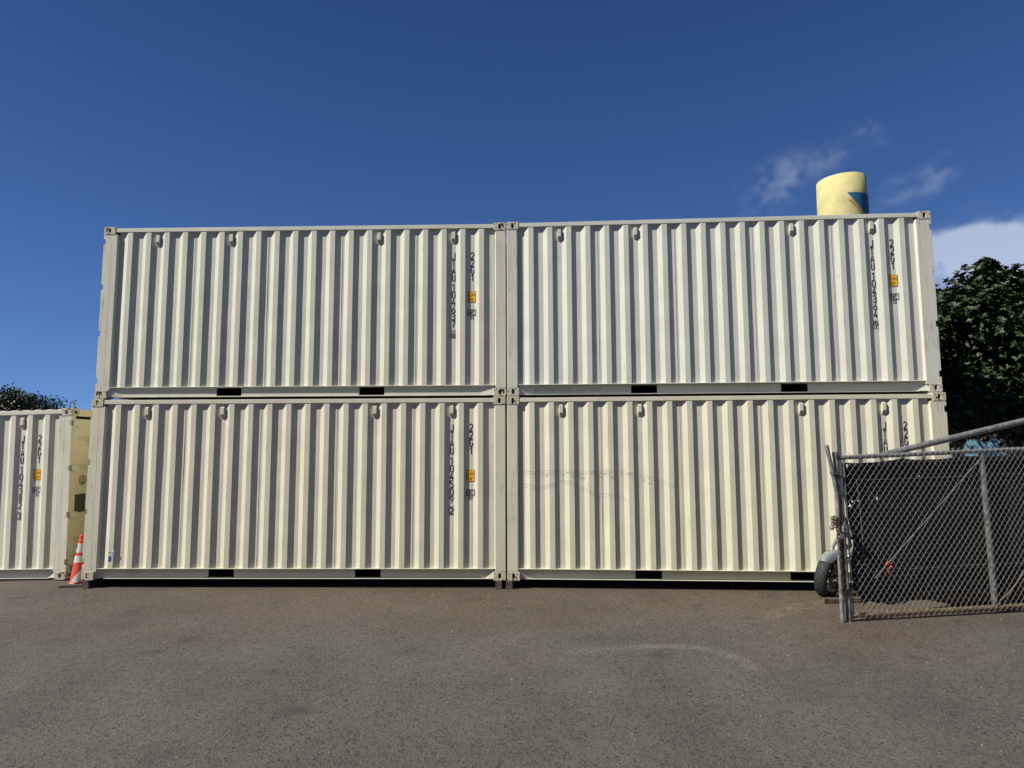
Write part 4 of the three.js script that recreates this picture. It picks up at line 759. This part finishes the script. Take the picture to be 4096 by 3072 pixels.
// ---------------------------------------------------------------- buildings and plants at the right, behind the trees
{
  const st = (c) => new THREE.MeshStandardMaterial({ color: c, roughness: .9, map: rep(tStucco, .5, .5) });
  const b = thing('blue_building', 'low building with a pale blue wall behind the right tree', 'building', [11.4, 0, -19.2]);
  mesh('wall', uvBox(box(0, 3.1, 0, 3.0, -.2, 0)), st(lin(.26, .5, .68)), b); mesh('wall', uvBox(box(3.1, 3.3, 0, 3.0, -6, 0)), st(lin(.26, .5, .68)), b); mesh('roof', uvBox(box(-.2, 3.32, 3.001, 3.16, -6, .35)), mat(lin(.12, .11, .1), .9), b);
  const y = thing('yellow_building', 'ochre yellow building with a dark roof edge beyond the gate', 'building', [14.75, 0, -19.5]);
  mesh('wall', uvBox(box(0, 8, 0, 2.55, -.25, 0)), st(lin(.5, .4, .14)), y); mesh('wall', uvBox(box(0, .25, 0, 2.55, -5, -.251)), st(lin(.5, .4, .14)), y); mesh('roof', uvBox(box(-.03, 8.3, 2.551, 2.62, -5.2, 1.1)), mat(lin(.1, .09, .07), .9), y); mesh('gutter', uvBox(box(-.03, 8.3, 2.56, 2.66, 1.101, 1.16)), mat(lin(.45, .38, .15), .7), y);
  for (const x of [.35, 3.2]) mesh('roof_post', uvBox(rod([x, 0, 1.0], [x, 2.55, 1.0], .035, .035, 10)), M.black, y);
  const u = thing('cooling_unit', 'white boxy cooling unit standing by the ochre wall', 'cooling unit', [13.95, 0, -18.1]);
  mesh('stand', uvBox(box(0, .4, 0, 1.3, -.3, 0)), mat(lin(.2, .2, .2), .8), u); mesh('cabinet', uvBox(cbox(-.02, .42, 1.301, 2.18, -.33, .02, .02)), mat(lin(.55, .55, .54), .6), u);
  for (let k = 0; k < 7; k++) mesh('louvre', uvBox(box(.03, .37, 1.5 + k * .08, 1.53 + k * .08, .02, .035)), mat(lin(.4, .4, .4), .6), u);
}

// leaf builders
function leafInto(out, o, dir, up, len, wid, fold = .25) {           // pointed oval leaf of four faces, folded along the rib
  const s = dir.clone().cross(up).normalize(), n = s.clone().cross(dir).normalize(), b = out.p.length / 3;
  const at = (f, w, l) => out.p.push(o.x + dir.x * len * f + s.x * w + n.x * l, o.y + dir.y * len * f + s.y * w + n.y * l, o.z + dir.z * len * f + s.z * w + n.z * l);
  at(0, 0, 0); at(.38, wid * .42, wid * fold); at(.74, wid * .46, wid * fold * .8); at(1, 0, -wid * .25); at(.38, -wid * .42, wid * fold); at(.74, -wid * .46, wid * fold * .8); at(.6, 0, 0);
  out.i.push(b, b + 1, b + 6, b + 1, b + 2, b + 6, b + 2, b + 3, b + 6, b, b + 6, b + 4, b + 4, b + 6, b + 5, b + 5, b + 6, b + 3);
}
function geoOf(out) { const g = new THREE.BufferGeometry(); g.setAttribute('position', new THREE.Float32BufferAttribute(out.p, 3)); g.setIndex(out.i); g.computeVertexNormals(); return g; }
const leafMat = (r, g, b, rough = .45) => new THREE.MeshPhysicalMaterial({ color: lin(r, g, b), roughness: rough, side: THREE.DoubleSide, specularIntensity: .6 });
function limb(pts, r0, r1) { const c = new THREE.CatmullRomCurve3(pts.map((q) => V(...q))), n = 18, g = new THREE.TubeGeometry(c, n, 1, 9, false), p = g.attributes.position; for (let i = 0; i <= n; i++) { const o = c.getPointAt(i / n), r = mix(r0, r1, i / n); for (let k = 0; k <= 9; k++) { const q = i * 10 + k; const wob = 1 + (h2(i, k % 9, 4) - .5) * .16; p.setXYZ(q, o.x + (p.getX(q) - o.x) * r * wob, o.y + (p.getY(q) - o.y) * r * wob, o.z + (p.getZ(q) - o.z) * r * wob); } } g.computeVertexNormals(); return uvBox(g); }
const bark = new THREE.MeshStandardMaterial({ color: lin(.3, .27, .23), roughness: .95, map: rep(tStucco, 2, 2), bumpMap: rep(tStuccoBump, 2, 2), bumpScale: .02 });
const darkBark = mat(lin(.05, .042, .034), .95);

// dense broad-leaved tree at the right
{
  const R = rng(2024), t = thing('broadleaf_tree', 'dense dark green tree with big glossy leaves beside the right containers', 'tree', [9.44, 0, -12.53]); t.scale.setScalar(.87);
  mesh('trunk', join([limb([[-1.0, 0, 0], [-1.02, 1.3, .05], [-.97, 2.6, .1]], .14, .1), limb([[-.97, 2.4, .1], [-.75, 2.9, .5], [-.45, 3.4, .9], [-.2, 4.2, .9]], .08, .04), limb([[-.97, 2.5, .1], [0, 3.2, 0], [.7, 3.9, .1], [1.2, 4.8, 0]], .08, .03), limb([[-.97, 2.5, .1], [-.9, 3.2, -.4], [-.5, 4.2, -.6], [-.2, 5.2, -.6]], .08, .03), limb([[-.97, 2.4, .1], [-1.5, 2.75, .5], [-2.0, 2.9, .7], [-2.4, 3.1, .8]], .06, .03)]), bark, t);
  const C = V(0, 4.0, 0), rad = V(2.75, 2.0, 2.3), clumps = [];
  for (let k = 0; k < 150; k++) { const a = R() * 6.283, v = R() * 2 - .75, s = Math.sqrt(Math.max(0, 1 - Math.min(1, v * v))), q = .62 + .38 * R(); if (v > 1) continue; clumps.push([V(Math.cos(a) * s * rad.x * q, C.y + v * rad.y * q - .1, Math.sin(a) * s * rad.z * q), .42 + .38 * R()]); }
  // sprays standing up out of the crown
  for (const [x, y, z, r] of [[-.75, 5.75, .9, .3], [-.62, 5.95, .9, .2], [-.15, 5.75, .8, .28], [-1.35, 5.35, 1, .32], [-1.75, 5.0, 1.1, .35], [.35, 5.65, .7, .35], [.8, 5.6, .6, .35], [-2.1, 4.6, 1.1, .35], [-.7, 6.1, .9, .13]]) clumps.push([V(x, y, z), r]);
  for (const [x, y, z, r] of [[-1.9, 2.95, 1.6, .4], [-1.3, 2.9, 1.8, .42], [-.7, 2.8, 1.9, .35], [-.3, 2.7, 2.0, .35], [0, 2.9, 2.0, .4], [.5, 2.75, 1.8, .4], [-1.6, 3.0, 1.2, .5], [-.9, 3.0, 1.2, .5], [-.2, 3.0, 1.3, .5], [.4, 3.0, 1.2, .5], [-1.2, 2.75, .6, .45], [-.4, 2.8, .6, .45], [.6, 2.9, .7, .45]]) clumps.push([V(x, y, z), r]);
  const eye = V(0, 1.982, 0).sub(V(9.44, 0, -12.53)).divideScalar(.87), outs = [0, 1, 2].map(() => ({ p: [], i: [] })), cand = [];
  for (const [c, r] of clumps) {
    const n = Math.round(195 * r);
    for (let k = 0; k < n; k++) {
      const d = V(R() * 2 - 1, R() * 2 - .8, R() * 2 - 1).normalize(), o = c.clone().addScaledVector(d, r * (.55 + .5 * R()));
      const ax = d.clone().multiplyScalar(.7).add(V((R() - .5) * .8, .5 + R() * .5, (R() - .5) * .8)).normalize(), s0 = R() * 6.283, nl = 6 + (R() * 3 | 0);
      const e1 = ax.clone().cross(V(.3, .2, .93)).normalize(), e2 = ax.clone().cross(e1);
      for (let q = 0; q < nl; q++) {
        const an = s0 + q * 2.4, dir = e1.clone().multiplyScalar(Math.cos(an)).addScaledVector(e2, Math.sin(an)).addScaledVector(ax, .35 + R() * .7).normalize(), len = .08 + .045 * R();
        cand.push([o, dir, ax, len, .042 + .02 * R(), (R() * 3) | 0]);
      }
    }
  }
  for (let k = 0; k < 9000; k++) { const a = R() * 6.283, v = R() * 2 - 1, s = Math.sqrt(1 - v * v), q = Math.pow(R(), .4) * .86; cand.push([V(Math.cos(a) * s * rad.x * q, C.y + v * rad.y * q, Math.sin(a) * s * rad.z * q), V(R() - .5, R() - .3, R() - .5).normalize(), V(R() - .5, 1, R() - .5).normalize(), .13 + .06 * R(), .07, (R() * 3) | 0]); }
  // the 300 leaves that show largest are meshes of their own
  const mats = [leafMat(.04, .062, .021, .48), leafMat(.05, .073, .027, .5), leafMat(.032, .05, .019, .45)];
  const scored = cand.map((c, k) => { const w = c[0], v = eye.clone().sub(w); const px = (w.x * .87 + 9.44) / -(w.z * .87 - 12.53); return [px > .675 && px < .79 && w.y > 2.2 ? Math.abs(c[2].dot(v.clone().normalize())) * c[3] / v.length() * (w.z > .6 ? 1 : .3) : 0, k]; }).sort((a, b) => b[0] - a[0]);
  const own = new Set(scored.slice(0, 300).map((s) => s[1])), ref = { p: [], i: [] }; leafInto(ref, V(0, 0, 0), V(0, 1, 0), V(0, 0, 1), 1, .44); const refGeo = geoOf(ref), bm = new THREE.Matrix4();
  cand.forEach(([o, dir, ax, len, wid, m], k) => {
    if (own.has(k)) { const l = mesh('leaf', refGeo, mats[m], t), s = dir.clone().cross(ax).normalize(), n = s.clone().cross(dir).normalize(); bm.makeBasis(s, dir, n); l.quaternion.setFromRotationMatrix(bm); l.position.copy(o); l.scale.setScalar(len); }
    else leafInto(outs[m], o, dir, ax, len, wid);
  });
  const cr = new THREE.Group(); cr.name = 'crown'; t.add(cr);
  outs.forEach((o, k) => { const f = mesh('foliage', geoOf(o), mats[k], cr); f.userData.kind = 'stuff'; });
}
// a second, darker tree standing behind it
function smallTree(name, label, pos, seed, C, rad, nClump, mats, leaf, twigs, r0) {
  const R = rng(seed), t = thing(name, label, 'tree', pos);
  const br = [limb([[0, 0, 0], [.05, C.y * .35, .05], [0, C.y * .7, 0]], r0, r0 * .6)], tips = [];
  for (let k = 0; k < 7; k++) { const a = k / 7 * 6.283 + R(), e = V(Math.cos(a) * rad.x * .7, C.y + (R() * .6) * rad.y, Math.sin(a) * rad.z * .7); br.push(limb([[0, C.y * .55, 0], [e.x * .4, C.y * .8, e.z * .4], e.toArray()], r0 * .45, r0 * .15)); }
  const outs = mats.map(() => ({ p: [], i: [] })), tw = [];
  for (let k = 0; k < nClump; k++) {
    const a = R() * 6.283, v = R() * 1.5 - .5, s = Math.sqrt(Math.max(0, 1 - v * v)), q = .7 + .32 * R(), c = V(Math.cos(a) * s * rad.x * q, C.y + v * rad.y * q, Math.sin(a) * s * rad.z * q);
    const outw = c.clone().sub(C).normalize(), r = .3 + .3 * R();
    if (twigs) for (let w = 0; w < twigs; w++) { const st = c.clone().addScaledVector(outw, -.35), e = c.clone().add(V((R() - .5) * .9, (R() - .35) * .6, (R() - .5) * .9)).addScaledVector(outw, .08 + .16 * R()), m = st.clone().lerp(e, .5).add(V((R() - .5) * .16, .1 * R(), (R() - .5) * .16)); tw.push(tube([st, m, e], .004 + .004 * R(), 5, 4)); for (let z = 0; z < 5; z++) leafInto(outs[(R() * outs.length) | 0], m.clone().lerp(e, R()), V(R() - .5, R() - .8, R() - .5).normalize(), V(R() - .5, 1, R() - .5).normalize(), leaf * (.7 + .6 * R()), leaf * .5); }
    const n = Math.round(260 * r); for (let z = 0; z < n; z++) { const d = V(R() * 2 - 1, R() * 2 - 1, R() * 2 - 1), o = c.clone().addScaledVector(d, r * .8); leafInto(outs[(R() * outs.length) | 0], o, V(R() - .5, R() - .6, R() - .5).normalize(), V(R() - .5, 1, R() - .5).normalize(), leaf * (.7 + .6 * R()), leaf * .5); }
  }
  mesh('trunk', join(br), darkBark, t);
  const cr = new THREE.Group(); cr.name = 'crown'; t.add(cr);
  if (tw.length) { const o = mesh('twigs', join(tw), darkBark, cr); o.userData.kind = 'stuff'; }
  outs.forEach((o, k) => { const f = mesh('foliage', geoOf(o), mats[k], cr); f.userData.kind = 'stuff'; });
  return t;
}
smallTree('shade_tree', 'darker tree standing between the big leaved tree and the blue building', [12.9, 0, -16.6], 5, V(0, 4.1, 0), V(2.6, 1.25, 1.6), 220, [leafMat(.03, .045, .016), leafMat(.022, .035, .014)], .13, 0, .16);
smallTree('twiggy_tree', 'rounded tree with bare twigs rising behind the single left container', [-16.9, 0, -20.4], 8, V(0, 2.1, 0), V(2.7, 1.62, 2.2), 400, [leafMat(.04, .052, .022), leafMat(.05, .06, .03), leafMat(.03, .04, .018)], .11, 3, .2);

// palm with a skirt of dry hanging fronds
{
  const R = rng(66), t = thing('palm', 'small palm with a skirt of dry hanging fronds in the shade', 'palm', [12.2, 0, -16.0]);
  mesh('trunk', limb([[0, 0, 0], [.03, 1.2, 0], [0, 2.7, 0]], .09, .08), darkBark, t);
  const skirt = { p: [], i: [] }, dry = mat(lin(.1, .075, .04), .95, { side: THREE.DoubleSide });
  for (let f = 0; f < 16; f++) {
    const a = f / 16 * 6.283 + R() * .3, out = { p: [], i: [] }, L0 = .28 + .22 * R(), drop = f % 2 ? .3 + .2 * R() : .1;
    const spine = Array.from({ length: 7 }, (_, k) => { const s = k / 6; return V(Math.cos(a) * L0 * Math.sin(s * 1.5), 2.62 + .12 * s - drop * s * s, Math.sin(a) * L0 * Math.sin(s * 1.5)); });
    for (let k = 1; k < 7; k++) for (let q = 0; q < 5; q++) { const o = spine[k].clone().lerp(spine[k - 1], q / 5), sd = q % 2 ? 1 : -1; leafInto(out, o, V(-Math.sin(a) * sd * .5 + Math.cos(a) * .3 + (R() - .5) * .3, -.7 - R() * .5, Math.cos(a) * sd * .5 + Math.sin(a) * .3).normalize(), V(Math.cos(a), .4, Math.sin(a)).normalize(), .3 + .2 * R(), .02, .1); }
    mesh('frond', geoOf(out), dry, t);
  }
}

shade(scene);
renderer.render(scene, camera);
